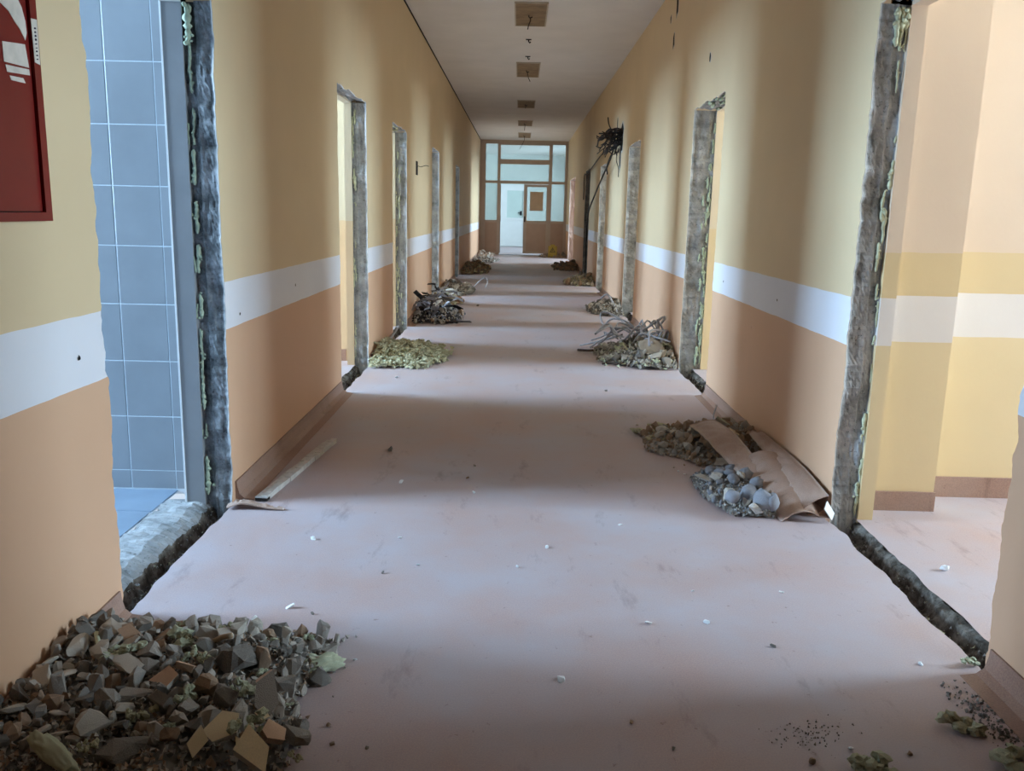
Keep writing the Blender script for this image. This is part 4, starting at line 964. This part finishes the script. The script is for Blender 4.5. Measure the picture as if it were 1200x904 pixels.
# yellow warning board at the far right
r = tag(link('warning_board', None, None, (.98, 26.0, 0), (math.radians(-8), 0, 0)), 'small yellow warning board standing before the end screen', 'sign')
def lpart(name, mb_, m): return link(name, mesh(name, mb_.v, mb_.f, m), r)
lpart('board', MB().box(-.13, .13, -.008, .008, .0, .34), M_YEL)
lpart('handle_top', MB().box(-.06, .06, -.008, .008, .34, .385), M_YEL)
t = MB(); a_, b_, c_ = (-.085, -.0095, .15), (.085, -.0095, .15), (0, -.0095, .30)
i_ = [(-.055, -.0095, .168), (.055, -.0095, .168), (0, -.0095, .265)]
t.quad(a_, b_, i_[1], i_[0]).quad(b_, c_, i_[2], i_[1]).quad(c_, a_, i_[0], i_[2])
t.quad((-.008, -.0095, .19), (.008, -.0095, .19), (.012, -.0095, .235), (-.012, -.0095, .235)); lpart('warning_triangle', t, M_BLK)

# --- single crumbs on the floor
CR = [(367, 631, .012, 'pale'), (340, 711, .016, 'shard'), (298, 725, .015, 'pale'), (468, 630, .010, 'shard'), (490, 662, .007, 'pale'), (727, 615, .012, 'shard'), (606, 664, .009, 'pale'),
      (760, 730, .014, 'shard'), (828, 729, .011, 'pale'), (812, 693, .007, 'pale'), (658, 796, .016, 'shard'), (366, 719, .007, 'dark'), (449, 671, .007, 'dark'), (416, 773, .008, 'pale'),
      (916, 694, .013, 'shard'), (906, 757, .009, 'dark'), (1079, 778, .008, 'pale'), (1108, 666, .022, 'pale'), (952, 892, .012, 'brown'), (997, 877, .008, 'pale'), (1066, 883, .009, 'brown'),
      (802, 556, .010, 'pale'), (795, 552, .008, 'pale'), (556, 546, .008, 'dark'), (548, 560, .010, 'brown'), (470, 565, .016, 'shard'), (555, 577, .010, 'pale'), (465, 442, .022, 'shard'), (641, 641, .009, 'pale'),
      (820, 525, .020, 'brown'), (480, 350, .03, 'dark'), (560, 358, .025, 'dark'), (710, 458, .014, 'dark'), (1112, 813, .008, 'dark'), (390, 872, .009, 'brown'), (385, 850, .008, 'brown'), (430, 877, .006, 'dark'), (790, 878, .007, 'dark'), (740, 846, .008, 'brown')]
CG = 'crumbs scattered on the corridor floor'
for k, (px, py, r_, kd) in enumerate(CR):
    place({'pale': 'white', 'shard': 'flake'}.get(kd, kd), fl(px, py, r_*(.3 if kd == 'shard' else .5)), r_, random.Random(300+k), 'tiny stray %s scattered on the open linoleum floor' % {'pale': 'white crumb', 'shard': 'white flake', 'dark': 'dark crumb', 'brown': 'brown crumb'}[kd], {'pale': 'white ', 'shard': 'flaky ', 'dark': 'dark ', 'brown': 'brown '}[kd]+CG, True)
# scraps by the right wall in the foreground
for k, (px, py, r_, a, lab) in enumerate(((1128, 851, .040, -.3, 'flat yellow foam scrap by the right skirting in the foreground'), (1018, 898, .045, .1, 'pale foam scrap at the bottom edge of the picture'),
                                        (1190, 892, .050, .6, 'green foam tuft in the bottom right corner'), (1096, 741, .020, .4, 'small yellow foam bit lying in the first right trench'), (233, 650, .013, .4, 'small yellowish foam bit in the washroom trench'), (1135, 775, .022, .2, 'pale foam bit at the near end of the first right trench'))):
    z = .016 if k not in (3, 4) else -.02
    o = link('foam_scrap', foam_mesh(40+k, M_FOAMO if k in (0, 3, 4) else M_FOAMOG, (1.5, .8, .4), 4, .6, .6), None, fl(px, py, z), (.1, .1, a)); o.scale = (r_,)*3; tag(o, lab, 'foam')
def grit(pts, label):
    v, f = [], []
    for p, r_ in pts:
        b = len(v); q = Euler((rnd.uniform(0, 6), rnd.uniform(0, 6), rnd.uniform(0, 6))).to_matrix()
        for w in ((1, .2, 0), (-.8, .6, .1), (-.5, -.8, 0), (.3, .1, .8), (.1, -.3, -.7)): v.append(p+q @ Vector(w)*r_*rnd.uniform(.8, 1.2))
        for t in ((0, 1, 3), (1, 2, 3), (2, 0, 3), (1, 0, 4), (2, 1, 4), (0, 2, 4)): f.append(tuple(b+i for i in t))
    tag(obj('grit', v, f, M_C2), label, 'grit', None, 'stuff')
rnd = random.Random(91); pts = []
for k in range(260):
    t = rnd.random(); p = fl(1118+t*75+rnd.gauss(0, 8), 806+t*72+rnd.gauss(0, 6), .003); p.x = min(p.x, XR-.09); pts.append((p, rnd.uniform(.002, .009)*rnd.random()**.5))
grit(pts, 'dark grit trailing along the right skirting in the foreground')
grit([(fl(945+rnd.gauss(0, 22), 860+rnd.gauss(0, 9), .002), rnd.uniform(.001, .004)) for k in range(120)], 'patch of fine dark grit on the foreground floor')
# white chip at the first right jamb
o = link('plaster_slab', slab_mesh(71, M_C4, M_WHITE, .12, 4, .7), None, (XR-.03, 3.60, .05), (1.2, .1, .5)); o.scale = (.045, .045, .045); tag(o, 'white plaster chip leaning at the foot of the first right jamb', 'plaster')
